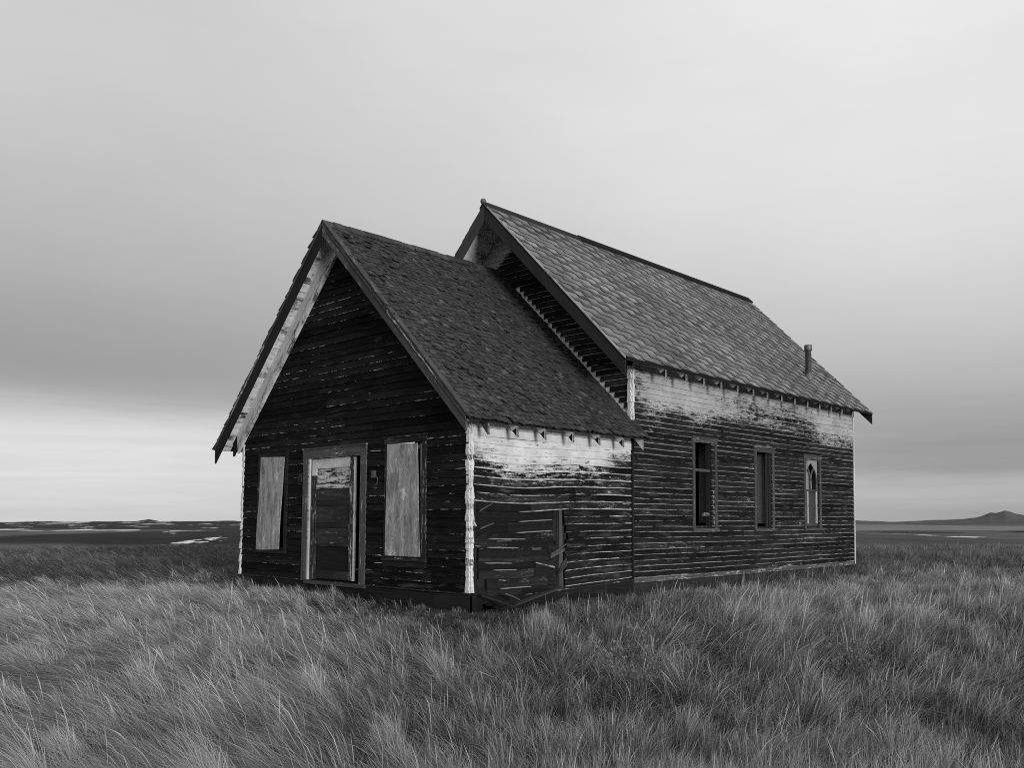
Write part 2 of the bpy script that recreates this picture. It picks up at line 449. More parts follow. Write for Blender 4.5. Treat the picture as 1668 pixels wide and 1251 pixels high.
mb = MB(); SIDE.quad(mb, ((1.30, .36), (1.72, .27), (1.72, .30), (1.30, .375)), 0.006, 0.022, tone=.9, paint=-.05); mb.build('siding_scrap', M_GREY, church)
mb = MB(); SIDE.quad(mb, ((0.16, 1.10), (0.42, 1.22), (0.43, 1.235), (0.17, 1.13)), 0.008, 0.02, tone=.7, paint=-.2); mb.build('siding_scrap', M_GREY, church)
mb = MB(); SIDE.quad(mb, ((0.18, 0.86), (0.44, 0.94), (0.44, 0.955), (0.19, 0.89)), 0.008, 0.02, tone=.7, paint=-.2); mb.build('siding_scrap', M_GREY, church)
mb = MB(); SIDE.quad(mb, ((0.50, 0.685), (0.80, 0.69), (0.78, 0.72), (0.50, 0.705)), 0.006, 0.016, tone=.7, paint=-.2); mb.build('siding_scrap', M_GREY, church)
mb = MB(); SIDE.quad(mb, ((1.22, 0.55), (1.42, 0.555), (1.42, 0.59), (1.22, 0.585)), 0.006, 0.02, tone=.7, paint=-.15); mb.build('siding_scrap', M_GREY, church)
mb = MB(); SIDE.quad(mb, ((0.02, 0.95), (0.07, 0.90), (0.08, 0.915), (0.03, 0.98)), 0.0, 0.05, tone=.9, paint=.1); mb.build('siding_scrap', M_GREY, church)
mb = MB()   # remaining flank of siding beside the corner, split along a jagged crack
pts = [(0.05, 1.34), (0.10, 1.34), (0.10, .80), (.075, .62), (.09, .45), (.13, .32), (.12, .15), (.15, .08), (.24, .06), (.33, -.02), (.36, -.16), (0.05, -.16)]
c0 = [mb.vert(SIDE.P(u, z, 0.012), (z, u), -.3, 1, .3) for u, z in pts]
c1 = [mb.vert(SIDE.P(u, z, -0.03), (z, u), -.3, 1, .3) for u, z in pts]
mb.face(c0)
for i in range(len(pts)): mb.face((c0[i], c1[i], c1[(i + 1) % len(pts)], c0[(i + 1) % len(pts)]))
mb.build('corner_siding_remnant', M_DARK, church)

# other walls of the annex (not seen from the front)
mb = MB()
mb.box(-6.10, -6.02, 0.115, P_L - .01, 0.0, 2.60, tone=.3)
mb.build('annex_left_wall', M_DARK, church)

# skirt beam along the base
mb = MB()
FRONT.quad(mb, ((-6.16, -.30), (-.72, -.36), (-.72, -.035), (-6.16, -.012)), -.02, .02, tone=.25, paint=-.3)
FRONT.quad(mb, ((-.715, -.40), (0.02, -.40), (.02, -.02), (-.715, -.035)), -.02, .024, tone=.5, paint=-.3)
FRONT.quad(mb, ((-6.18, -.012), (-.02, -.022), (-.02, -.003), (-6.18, .003)), -.02, .034, tone=.7, paint=-.13)
mb.build('front_skirt_board', M_DARK, church)
mb = MB()
SIDE.quad(mb, ((-.02, -.42), (.22, -.42), (.22, -.12), (-.02, -.02)), -.06, .02, tone=.1)
SIDE.quad(mb, ((0.42, -.32), (1.25, -.26), (1.30, -.085), (0.50, -.17)), -.04, .03, tone=.5)
SIDE.quad(mb, ((1.24, -.26), (P_L, -.28), (P_L, .01), (1.26, -.075)), -.04, .022, tone=.3, paint=-.2)
SIDE.quad(mb, ((1.26, -.09), (P_L, -.004), (P_L, .012), (1.26, -.07)), -.03, .034, tone=.7, paint=-.10)
mb.build('annex_side_skirt_board', M_DARK, church)

# white corner caps: one short mitred piece per course
def corner_caps(name, pl_a, ua, sa, pl_b, ub, sb, z0, z1, ex, w=0.055, paint=.25):
    mb = MB(); z = z0
    while z < z1 - .02:
        zt = min(z1, z + ex * random.uniform(.9, 1.1)); tn = random.uniform(.3, .9)
        o = 0.024 + random.uniform(-.008, .012); j = random.uniform(-.011, .009)
        pt = paint + random.uniform(-.07, .10)
        if pl_a: pl_a.quad(mb, ((ua - sa * (w + j), z), (ua + sa * o, z), (ua + sa * .008, zt + .01), (ua - sa * (w * .86 + random.uniform(-.006, .008)), zt + .01)) if sa > 0 else
                           ((ua + sa * o, z), (ua - sa * (w + j), z), (ua - sa * (w * .86), zt + .01), (ua + sa * .008, zt + .01)), -.002, o, paint=pt, tone=tn)
        if pl_b: pl_b.quad(mb, ((ub - sb * o * .2, z + .002), (ub + sb * (w + j), z + .002), (ub + sb * (w * .86), zt + .008), (ub - sb * .004, zt + .008)), -.002, o * .95, paint=pt, tone=tn)
        z = zt
    return mb.build(name, M_CAP, church)
corner_caps('corner_caps', FRONT, -0.012, 1, SIDE, 0.0, 1, 0.0, 2.56, 0.075, .050, .045)
corner_caps('corner_caps', FRONT, -6.11, -1, None, 0, 1, 0.0, 2.35, 0.113, .035, .16)
corner_caps('corner_caps', GABLE, -0.012, 1, SIDE, 3.68, 1, 2.45, 3.55, 0.1, .05, .10)
mb = MB()
SIDE.box(mb, P_L - .02, P_L + .025, -.0, 2.36, 0.0, 0.032, tone=.25, paint=-.25)
mb.build('joint_board', M_DARK, church)

# ------------------------------------------------------------------ roof of the annex
def roof_slab(name, mat, xr, zr, sl, side, xe, y0, y1, t0, t1, parent):
    """one slope as a plank deck between vertical offsets t0 (top) and t1 (bottom)"""
    mb = MB(); ze = zr - sl * abs(xe - xr)
    mb.hexa([(xr, y0, zr - t1), (xe, y0, ze - t1), (xe, y1, ze - t1), (xr, y1, zr - t1),
             (xr, y0, zr - t0), (xe, y0, ze - t0), (xe, y1, ze - t0), (xr, y1, zr - t0)], tone=.35)
    return mb.build(name, mat, parent)

proof = roof_slab('annex_roof', M_DARK, PR_X, PR_Z, P_SL, 1, 0.29, P_Y0 + .03, P_L + .10, .035, .075, church)
mb = MB(); ze = p_roof(-6.52)
mb.hexa([(PR_X, P_Y0 + .03, PR_Z - .075), (-6.52, P_Y0 + .03, ze - .075), (-6.52, P_L, ze - .075), (PR_X, P_L, PR_Z - .075),
         (PR_X, P_Y0 + .03, PR_Z - .035), (-6.52, P_Y0 + .03, ze - .035), (-6.52, P_L, ze - .035), (PR_X, P_L, PR_Z - .035)], tone=.35)
mb.build('roof_deck', M_DARK, proof)

def shakes(name, sgn, parent):
    mb = MB(); L = ((0.30 if sgn > 0 else .34) - PR_X) * math.sqrt(1 + P_SL ** 2); ca = 1 / math.sqrt(1 + P_SL ** 2); sa = P_SL * ca
    ex = 0.095; k = 0; s = L + .02
    ym = P_Y0 - .015; yM = P_L + .10 if sgn > 0 else P_L - .02
    def P(y, s, h):      # s down the slope from the ridge, h above the deck
        x = PR_X + sgn * (s * ca + h * sa)
        return (x, y, PR_Z - .035 - s * sa + h * ca - 0.02 * math.sin(min(1, max(0, (y - P_Y0) / 4)) * math.pi) * math.exp(-s / 1.5))
    while s > -.02:
        y = ym - random.random() * .1
        while y < yM:
            w = random.choice((.04, .05, .06, .075, .09, .12))
            a = max(y, ym + random.uniform(-.008, .01)); b = min(y + w - random.uniform(.003, .009), yM)
            y += w
            if b - a < .02 or random.random() < 0.012: continue
            j = random.gauss(0, .018); lift = random.uniform(0, .010) + (random.random() < .07) * .018
            if random.random() < .10: j += .03
            th = random.uniform(.011, .019)
            tn = min(1.1, max(0, random.gauss(.45, .25)))
            if random.random() < .035: tn = random.uniform(1.3, 2.0)
            s1 = s + j; s0 = max(-.03, s - ex * 2.0)
            skew = random.uniform(-.014, .014)
            lo0, lo1, up0, up1 = .016 + lift, .016 + lift + random.uniform(-.006, .006), .003, .003
            V = lambda yy, ss, hh, uv: mb.vert(P(yy, ss, hh), uv, -1, 1, tn)
            A = V(a, s1, lo0 + th, (a, s1)); B = V(b, s1 + skew, lo1 + th, (b, s1)); C = V(b, s0, up1 + .006, (b, s0)); D = V(a, s0, up0 + .006, (a, s0))
            E_ = V(a, s1, lo0, (a, s1)); F_ = V(b, s1 + skew, lo1, (b, s1)); G_ = V(b, s0, 0.0, (b, s0)); H_ = V(a, s0, 0.0, (a, s0))
            mb.face((A, B, C, D)); mb.face((E_, F_, B, A)); mb.face((A, D, H_, E_)); mb.face((B, F_, G_, C)); mb.face((E_, H_, G_, F_))
        s -= ex; k += 1
    return mb.build(name, M_SHAKE, parent)
shakes('wood_shakes', 1, proof)
shakes('wood_shakes', -1, proof)
mb = MB()
y = P_Y0 - .01
while y < P_L - .05:      # ridge boards, broken and uneven
    w = random.uniform(.10, .28); h = random.uniform(0.0, .016)
    if True:
        for sg in (1, -1):
            q = random.uniform(.07, .11); yy = min(y + w - .006, P_L - .03)
            mb.hexa([(PR_X - sg * .006, y, PR_Z + h - .012), (PR_X + sg * q, y, PR_Z + h - q * .98 - .012), (PR_X + sg * q, yy, PR_Z + h - q * .98 - .012), (PR_X - sg * .006, yy, PR_Z + h - .012),
                     (PR_X - sg * .006, y, PR_Z + h + .012), (PR_X + sg * q, y, PR_Z + h - q * .98 + .008), (PR_X + sg * q, yy, PR_Z + h - q * .98 + .008), (PR_X - sg * .006, yy, PR_Z + h + .012)], tone=random.random())
    y += w
mb.build('ridge_shakes', M_SHAKE, proof)

# rake boards and the painted soffit under the front overhang
def rake(name, xr, zr, sl, xe, y, t, top, depth, mat, paint, n=7, tones=(.3, .8)):
    mb = MB()
    f = lambda x: zr - sl * abs(x - xr)
    # boards end to end, each with its own tone
    cuts = [0, .22, .6, 1.0] if n > 1 else [0, 1]
    for a, b in zip(cuts, cuts[1:]):
        xa = xr + (xe - xr) * a; xb = xr + (xe - xr) * b - (0.003 if b < 1 else 0) * (1 if xe > xr else -1)
        za, zb = f(xa), f(xb)
        mb.hexa([(xa, y, za - top - depth), (xb, y, zb - top - depth), (xb, y + t, zb - top - depth), (xa, y + t, za - top - depth),
                 (xa, y, za - top), (xb, y, zb - top), (xb, y + t, zb - top), (xa, y + t, za - top)], tone=random.uniform(*tones), paint=paint)
    return mb.build(name, mat, church)
rake('rake_board', PR_X, PR_Z, P_SL, 0.255, P_Y0, .028, .030, .215, M_GREY, -.12, tones=(.35, .75))
rake('rake_board', PR_X, PR_Z, P_SL, -6.51, P_Y0, .028, .030, .30, M_DARK, -.3, tones=(.3, .6))
mb = MB()
for x0, x1 in ((PR_X + .01, .27), (PR_X - .01, -6.51)):      # thin pale edge strip under the shakes
    for i in range(6):
        a = x0 + (x1 - x0) * i / 6; b = x0 + (x1 - x0) * (i + 1) / 6
        mb.hexa([(a, P_Y0 - .014, p_roof(a) - .075), (b, P_Y0 - .014, p_roof(b) - .075), (b, P_Y0 - .002, p_roof(b) - .075), (a, P_Y0 - .002, p_roof(a) - .075),
                 (a, P_Y0 - .014, p_roof(a) - .032), (b, P_Y0 - .014, p_roof(b) - .032), (b, P_Y0 - .002, p_roof(b) - .032), (a, P_Y0 - .002, p_roof(a) - .032)], tone=.6, paint=(-.02 if i in (3, 4) else -.12))
mb.build('rake_edge_strip', M_GREY, church)
rake('rake_frieze', PR_X, PR_Z, P_SL, 0.0, -.045, .02, .09, .16, M_WHITE, -.02)
rake('rake_frieze', PR_X, PR_Z, P_SL, -6.20, -.055, .03, .09, .26, M_SOFFIT, .10)
rake('rake_frieze', PR_X, PR_Z, P_SL, -6.16, -.068, .045, .352, .14, M_SOFFIT, .02)
def soffit(name, xr, zr, sl, xe, y0, y1, top, n, paint):
    mb = MB()
    for i in range(n):
        a = xr + (xe - xr) * i / n; b = xr + (xe - xr) * (i + 1) / n - .004 * (1 if xe > xr else -1)
        za, zb = zr - sl * abs(a - xr) - top, zr - sl * abs(b - xr) - top
        j = random.uniform(-.003, .003); tn = random.random(); pt = paint + random.uniform(-.07, .07)
        mb.hexa([(a, y0, za - .014 + j), (b, y0, zb - .014 + j), (b, y1, zb - .014 + j), (a, y1, za - .014 + j),
                 (a, y0, za), (b, y0, zb), (b, y1, zb), (a, y1, za)], tone=tn, paint=pt)
    return mb.build(name, M_SOFFIT, church)
soffit('rake_soffit', PR_X, PR_Z, P_SL, -6.50, P_Y0 + .032, -.03, .078, 36, .05)
soffit('rake_soffit', PR_X, PR_Z, P_SL, 0.20, P_Y0 + .032, -.03, .078, 24, .0)
mb = MB()      # verge board lying on the shakes along the right rake
cuts_ = [0, .16, .45, .78, 1.0]
for a, b in zip(cuts_, cuts_[1:]):
    xa = PR_X + .03 + (.26 - PR_X - .03) * a; xb = PR_X + .03 + (.26 - PR_X - .03) * b - .004
    za, zb = p_roof(xa), p_roof(xb)
    mb.hexa([(xa, P_Y0 - .02, za + .004), (xb, P_Y0 - .02, zb + .004), (xb, P_Y0 + .075, zb + .004), (xa, P_Y0 + .075, za + .004),
             (xa, P_Y0 - .02, za + .026), (xb, P_Y0 - .02, zb + .026), (xb, P_Y0 + .075, zb + .026), (xa, P_Y0 + .075, za + .026)], tone=random.uniform(.5, .95), paint=-.13)
mb.build('verge_board', M_GREY, church)
# inner tail at the wall on the left eave
mb = MB()
mb.hexa([(-6.06, -.05, p_roof(-6.06) - .32), (-6.36, -.05, p_roof(-6.36) - .34), (-6.36, -.01, p_roof(-6.36) - .34), (-6.06, -.01, p_roof(-6.06) - .32),
         (-6.06, -.05, p_roof(-6.06) - .09), (-6.36, -.05, p_roof(-6.36) - .09), (-6.36, -.01, p_roof(-6.36) - .09), (-6.06, -.01, p_roof(-6.06) - .09)], tone=.4, paint=-.3)
mb.build('rake_tail', M_DARK, church)

# rafter tails
def tail(y, xo, zroof, h_out, h_in, broken, dark):
    mb = MB(); t = .042; zt = zroof(0) - .078; zo = zroof(xo) - .078
    pr = [(0.016, zt), (xo, zo), (xo, zo - h_out), (0.016, zt - h_in)]
    mb.hexa([(x, y - t / 2, z) for x, z in pr] + [(x, y + t / 2, z) for x, z in pr], paint=-.25 if dark else .30, tone=.4)
    # bare end grain of the plumb cut
    mb.hexa([(xo + .001, y - t / 2 + .004, zo - h_out + .004), (xo + .006, y - t / 2 + .004, zo - h_out + .004), (xo + .006, y + t / 2 - .004, zo - h_out + .004), (xo + .001, y + t / 2 - .004, zo - h_out + .004),
             (xo + .001, y - t / 2 + .004, zo - .01), (xo + .006, y - t / 2 + .004, zo - .01), (xo + .006, y + t / 2 - .004, zo - .01), (xo + .001, y + t / 2 - .004, zo - .01)], mi=1, paint=-.06, tone=.8)
    if broken:      # unpainted scab nailed to the cheek
        s = broken
        mb.hexa([(xo - .002, y - t / 2 - .006, zo - h_out + .02), (xo - .002, y - t / 2 - .001, zo - h_out + .02), (xo - .10 * s, y - t / 2 - .001, zo - h_out + .09 * s + .02), (xo - .10 * s, y - t / 2 - .006, zo - h_out + .09 * s + .02),
                 (xo - .002, y - t / 2 - .006, zo - .05), (xo - .002, y - t / 2 - .001, zo - .05), (xo - .07 * s, y - t / 2 - .001, zo - .09), (xo - .07 * s, y - t / 2 - .006, zo - .09)], mi=2, tone=.4)
    return mb.build('rafter_tail', [M_WHITE, M_GREY, M_DARK], church)
for i, y in enumerate((0.09, .66, 1.24, 1.86, 2.49, 3.10)):
    tail(y, .265, p_roof, .185, .16, 0 if i == 0 else random.uniform(.7, 1.1), i == 0)
tail(3.63, .265, p_roof, .185, .16, 0, False)
for y in (4.16, 4.78, 5.35, 5.93, 6.51, 7.10, 7.65, 8.24, 8.81, 9.38, 9.95, 10.52, 11.07, 11.65):
    tail(y, .36, m_roof, .20, .19, random.uniform(.7, 1.2), False)

# ------------------------------------------------------------------ main hall walls
W1 = (5.58, 6.14, 0.88, 2.42); W2 = (7.83, 8.44, 0.86, 2.38); W3 = (9.98, 10.60, 0.86, 2.34)
SH = [W1, W2, W3]
def mside_base(za, zb): return [(P_L + .03, P_L + .03, M_END, M_END)]
def mside_paint(u, z):
    e = 3.0 + 0.14 * math.sin(u * .9) - .012 * (u - 4) + (0.22 if u < 4.1 else 0)
    p = -0.19 + 0.33 * float(sstep(e - .62, e + .70, z))
    p += 0.13 * (float(vnoise(u * 1.2, z * 5.0, 61)) - 0.45)
    if 3.9 < u < 5.5 and 2.9 < z < 3.2: p += .08
    return p
mb = MB()
siding(mb, SIDE, 0.03, 3.60, 0.0945, cut_spans(mside_base, SH), mside_paint, lambda u, z: -0.012 * math.sin((u - 3.6) / 8.8 * math.pi), cuts=[h for w in SH for h in w[2:]], warp=.006)
mb.build('hall_side_siding', M_HALL, church)
mb = MB()
for k in range(10):
    a = P_L + .05 + (M_END - P_L - .06) * k / 10; b = P_L + .05 + (M_END - P_L - .06) * (k + 1) / 10 - .003
    SIDE.box(mb, a, b, 3.60, 3.90, 0.0, 0.012, paint=.34, tone=.4)
mb.build('hall_frieze_board', M_WHITE, church)
mb = MB()
wall_cells(mb, SIDE, P_L + .002, M_END - .01, 0.0, 3.86, SH, -.12, -.006)
mb.build('hall_side_boarding', M_INSIDE, church)
mb = MB()
SIDE.quad(mb, ((P_L + .03, -.05), (M_END, -.06), (M_END, .025), (P_L + .03, .028)), -.02, .028, tone=.8, paint=-.10)
SIDE.quad(mb, ((P_L + .03, -.30), (M_END, -.30), (M_END, -.065), (P_L + .03, -.055)), -.04, .004, tone=.0, paint=-.4)
mb.build('hall_skirt_board', M_GREY, church)
mb = MB()
SIDE.box(mb, M_END, M_END + .035, -.04, 3.80, -.03, 0.034, tone=.9, paint=.05)
mb.build('hall_corner_board', M_WHITE, church)

# hall front gable above the annex roof
LINE = lambda z: PR_X + (PR_Z + .02 - z) / P_SL       # where the annex roof meets this wall
def gable_base(za, zb):
    r = lambda z: min(-.012, MR_X + (6.85 - .12 - z) / M_SL)
    l = lambda z: max(-5.55, MR_X - (6.85 - .12 - z) / M_SL)
    if za > 5.70: return [(l(za), l(zb), r(za), r(zb))] if r(za) - l(za) > .03 else []
    s = LINE(za) + .02 if za < 5.3 else PR_X
    return [(s, s, r(za), r(zb))] if r(zb) - s > .02 else []
def gable_paint(u, z):
    p = -.24 + .09 * (float(vnoise(u * 2.2, z * 3.0, 71)) - .4)
    d = (6.85 - .24 - z) / M_SL - (MR_X - u)         # distance from the left rake
    p += .62 * float(1 - sstep(.15, .75, d - .25 * (z - 5.9)))
    if z < 4.6: p += .05
    return p
mb = MB()
siding(mb, GABLE, 2.45, 6.72, .1, gable_base, gable_paint, blen=(1.5, 3.5))
mb.build('hall_gable_siding', M_HALL, church)
mb = MB()      # white flashing board along the annex roof line, showing as teeth between the board ends
N = 30
for i in range(N):
    za = 2.62 + (5.45 - 2.62) * i / N; zb = 2.62 + (5.45 - 2.62) * (i + 1) / N
    q = lambda v: min(v, -.015)
    GABLE.quad(mb, ((q(LINE(za) - .05), za), (q(LINE(za) + .17), za), (q(LINE(zb) + .17), zb), (q(LINE(zb) - .05), zb)), -.003, .002, paint=.42, tone=.4)
mb.build('roof_line_flashing', M_WHITE, church)
mb = MB()
for x0, x1 in ((-5.6, MR_X), (MR_X, 0.0)):
    za, zb = m_roof(x0) - .14, m_roof(x1) - .14
    mb.hexa([(x0, 3.674, 0.0), (x1, 3.674, 0.0), (x1, 3.77, 0.0), (x0, 3.77, 0.0), (x0, 3.674, za), (x1, 3.674, zb), (x1, 3.77, zb), (x0, 3.77, za)], tone=.3)
mb.build('hall_gable_boarding', M_INSIDE, church)
mb = MB()
for x0, x1 in ((-5.6, MR_X), (MR_X, -.125)):
    za, zb = m_roof(x0, 12) - .16, m_roof(x1, 12) - .16
    mb.hexa([(x0, M_END - .1, 0.0), (x1, M_END - .1, 0.0), (x1, M_END, 0.0), (x0, M_END, 0.0), (x0, M_END - .1, za), (x1, M_END - .1, zb), (x1, M_END, zb), (x0, M_END, za)], tone=.6)
mb.build('hall_rear_wall', M_INSIDE, church)
mb = MB()
LW = [(5.5, 6.2, .86, 2.42), (7.8, 8.5, .86, 2.42), (9.9, 10.6, .86, 2.42)]
LEFTW = Plane((-5.6, 0, 0), (0, 1, 0), (-1, 0, 0))
wall_cells(mb, LEFTW, 3.78, M_END - .1, 0.0, 3.85, [], -.1, 0.0, tone=.5)
mb.build('hall_left_wall', M_INSIDE, church)
mb = MB(); mb.box(-5.5, -.13, .12, M_END - .11, -.1, 0.0, tone=.2); mb.build('timber_floor', M_INSIDE, church)

# ------------------------------------------------------------------ main roof
def main_roof():
    mb = MB()
    for sg, xe in ((1, .385), (-1, -5.98)):
        z0, z1 = m_roof(MR_X), m_roof(xe); y0, y1 = M_Y0 + .03, M_Y1 - .02; d = .005 * 9.6
        mb.hexa([(MR_X, y0, z0 - .08), (xe, y0, z1 - .08), (xe, y1, z1 - .08 - d), (MR_X, y1, z0 - .08 - d),
                 (MR_X, y0, z0 - .03), (xe, y0, z1 - .03), (xe, y1, z1 - .03 - d), (MR_X, y1, z0 - .03 - d)], tone=.3, paint=-.4)
    r = mb.build('hall_roof', M_DARK, church)
    for sg in (1, -1):
        mb = MB(); ca = 1 / math.sqrt(1 + M_SL ** 2); sa = M_SL * ca
        L = (0.405 - MR_X) / ca; ex = .138; per = .54; A = .088
        def P(y, s, h):
            return (MR_X + sg * (s * ca + h * sa), y, m_roof(MR_X, y) - .03 - s * sa + h * ca + .006 * (float(vnoise(y * .8, s * .8, 15)) - .5))
        s = L; k = 0
        prof = [(0, .0), (.03, .16), (.10, .22), (.22, .24), (.34, .26), (.46, .30), (.54, .40), (.62, .58), (.72, .82), (.82, .97), (.92, 1), (1, 1)]
        while s > 0:
            y = M_Y0 - ((k * .45) % 1.0) * per - random.uniform(0, .11)
            while y < M_Y1:
                pa, pb = random.uniform(-.26, .22), random.uniform(-.26, .22)
                halves = [(prof[:7], .05 + .60 * float(vnoise(y * 1.1 + k * .5, k * .45, 33)) + pa * .7), (prof[6:], .38 + .62 * float(vnoise(y * 1.1 + k * .4, k * .5, 35)) + pb * .7)]
                for pf, tn in halves:
                    tn = min(1.1, max(0, tn)); prev = None
                    for f, pz in pf:
                        yy = min(max(y + f * per, M_Y0), M_Y1)
                        lo = min(s + A * (pz - .35), L + .012); up = max(-.01, s - ex * 1.45)
                        h = .022 - .012 * pz
                        a = mb.vert(P(yy, lo, h), (yy, lo), -1, 1, tn); b = mb.vert(P(yy, up, .004), (yy, up), -1, 1, tn)
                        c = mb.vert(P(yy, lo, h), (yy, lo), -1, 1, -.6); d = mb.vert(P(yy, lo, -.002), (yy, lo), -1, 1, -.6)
                        if prev and yy > prev[4] + 1e-4:
                            mb.face((prev[0], a, b, prev[1])); mb.face((prev[3], d, c, prev[2]))
                        prev = (a, b, c, d, yy)
                y += per
            s -= ex; k += 1
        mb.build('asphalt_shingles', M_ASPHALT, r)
    mb = MB()   # ridge cap: low at the front, a thicker newer strip behind
    def cap(y0, y1, w, t, tone):
        for sg in (1, -1):
            za, zb = m_roof(MR_X, y0) + t, m_roof(MR_X, y1) + t
            mb.hexa([(MR_X - sg * .004, y0, za - .03), (MR_X + sg * w, y0, za - w * M_SL - .03), (MR_X + sg * w, y1, zb - w * M_SL - .03), (MR_X - sg * .004, y1, zb - .03),
                     (MR_X - sg * .004, y0, za), (MR_X + sg * w, y0, za - w * M_SL), (MR_X + sg * w, y1, zb - w * M_SL), (MR_X - sg * .004, y1, zb)], tone=tone, paint=-.4)
    cap(M_Y0 - .02, 5.68, .10, .012, .9)
    cap(5.66, M_Y1 + .01, .13, .03, .05)
    mb.build('ridge_cap', M_DARK, r)
    mb = MB()
    mb.lathe((MR_X, M_Y0 - .02, m_roof(MR_X) - .02), [(.012, -.03), (.035, -.02), (.052, .01), (.055, .035), (.042, .065), (.015, .08)], 14)
    mb.build('ridge_end_knob', M_TIN, r, True)
    mb = MB()   # drip edge
    for a, b in ((M_Y0, 6.2), (6.2, 9.4), (9.4, M_Y1)):
        za, zb = m_roof(.385, a), m_roof(.385, b)
        mb.hexa([(.386, a, za - .095), (.402, a, za - .095), (.402, b, zb - .095), (.386, b, zb - .095), (.386, a, za - .02), (.402, a, za - .03), (.402, b, zb - .03), (.386, b, zb - .02)], tone=.1, paint=-.4)
    mb.build('eave_edge_board', M_DARK, r)
    return r
hroof = main_roof()
rake('rake_board', MR_X, 6.85, M_SL, .40, M_Y0, .03, .035, .30, M_DARK, -.3, 7, (.75, .95))
rake('rake_board', MR_X, 6.85, M_SL, -5.98, M_Y0, .03, .035, .30, M_GREY, -.25, 7, (.4, .6))
rake('rake_board', MR_X, 6.80, M_SL, .395, M_Y1 - .03, .03, .035, .27, M_DARK, -.3, 7, (.5, .8))
rake('rake_edge_strip', MR_X, 6.855, M_SL, .41, M_Y0 - .016, .014, .012, .035, M_GREY, .02, 1, (.9, .95))
soffit('rake_soffit', MR_X, 6.85, M_SL, -5.9, M_Y0 + .034, 3.668, .083, 26, .12)
soffit('rake_soffit', MR_X, 6.85, M_SL, .36, M_Y0 + .034, 3.668, .083, 26, .10)
soffit('rake_soffit', MR_X, 6.80, M_SL, .36, M_END + .05, M_Y1 - .035, .083, 26, .16)
# soffit planks seen between the rafter tails
for za, (y0, y1), xo, fn in ((0, (P_Y0 + .05, P_L + .08), .27, p_roof), (1, (3.70, M_Y1 - .05), .365, m_roof)):
    mb = MB()
    for i in range(3):
        a = .015 + (xo - .015) * i / 3; b = .015 + (xo - .015) * (i + 1) / 3 - .003
        ys = [y0 + (y1 - y0) * q / 8 for q in range(9)]
        for ya, yb in zip(ys, ys[1:]):
            mb.hexa([(a, ya, fn(a, ) - .094 - (.005 * (ya - 3) if za else 0)), (b, ya, fn(b) - .094 - (.005 * (ya - 3) if za else 0)), (b, yb, fn(b) - .094 - (.005 * (yb - 3) if za else 0)), (a, yb, fn(a) - .094 - (.005 * (yb - 3) if za else 0)),
                     (a, ya, fn(a) - .079 - (.005 * (ya - 3) if za else 0)), (b, ya, fn(b) - .079 - (.005 * (ya - 3) if za else 0)), (b, yb, fn(b) - .079 - (.005 * (yb - 3) if za else 0)), (a, yb, fn(a) - .079 - (.005 * (yb - 3) if za else 0))], paint=.3, tone=.4)
    mb.build('eave_soffit', M_WHITE, church)

# vent pipe
mb = MB(); c = (-.272, 10.767, 4.22)
mb.lathe(c, [(.075, -.10), (.078, .10), (.072, .14), (.068, .22), (.072, .225), (.072, .235), (.066, .24), (.066, .36), (.071, .365), (.071, .375), (.065, .38), (.065, .50), (.070, .505), (.070, .515), (.064, .52), (.064, .64)], 22)
vp = mb.build('vent_pipe', M_PIPE, church, False)
mb = MB(); mb.lathe((c[0], c[1], c[2] + .60), [(.062, 0), (.085, .02), (.088, .03), (.088, .125), (.080, .14), (.02, .15)], 22)
mb.build('cap', M_TIN, vp)
mb = MB(); mb.lathe((c[0], c[1], c[2] - .1), [(.12, 0), (.10, .10), (.085, .19), (.078, .2)], 22)
mb.build('flashing_collar', M_TIN, vp)

# ------------------------------------------------------------------ windows, door
def frame(mb, pl, u0, u1, z0, z1, w, o0, o1, sill=True, tones=(.4, .8), paint=-.15, skew=0.0):
    """four boards butted end to end around the opening (outer size u0..u1, z0..z1)"""
    tn = lambda: random.uniform(*tones)
    pl.quad(mb, ((u0 + skew, z0), (u0 + w + skew, z0), (u0 + w, z1 - w), (u0, z1 - w)), o0, o1, tone=tn(), paint=paint)
    pl.quad(mb, ((u1 - w + skew, z0), (u1 + skew, z0), (u1, z1 - w), (u1 - w, z1 - w)), o0, o1, tone=tn(), paint=paint)
    pl.box(mb, u0 - .01, u1 + .01, z1 - w + .001, z1, o0, o1 + .004, tone=tn(), paint=paint)
    pl.box(mb, u0 - .015, u1 + .015, z1 + .001, z1 + .022, o0, o1 + .02, tone=tn(), paint=paint)
    if sill: pl.box(mb, u0 - .02, u1 + .02, z0 - .05, z0 - .001, o0, o1 + .03, tone=tn(), paint=paint)

def window_root(label):
    mb = MB(); return mb

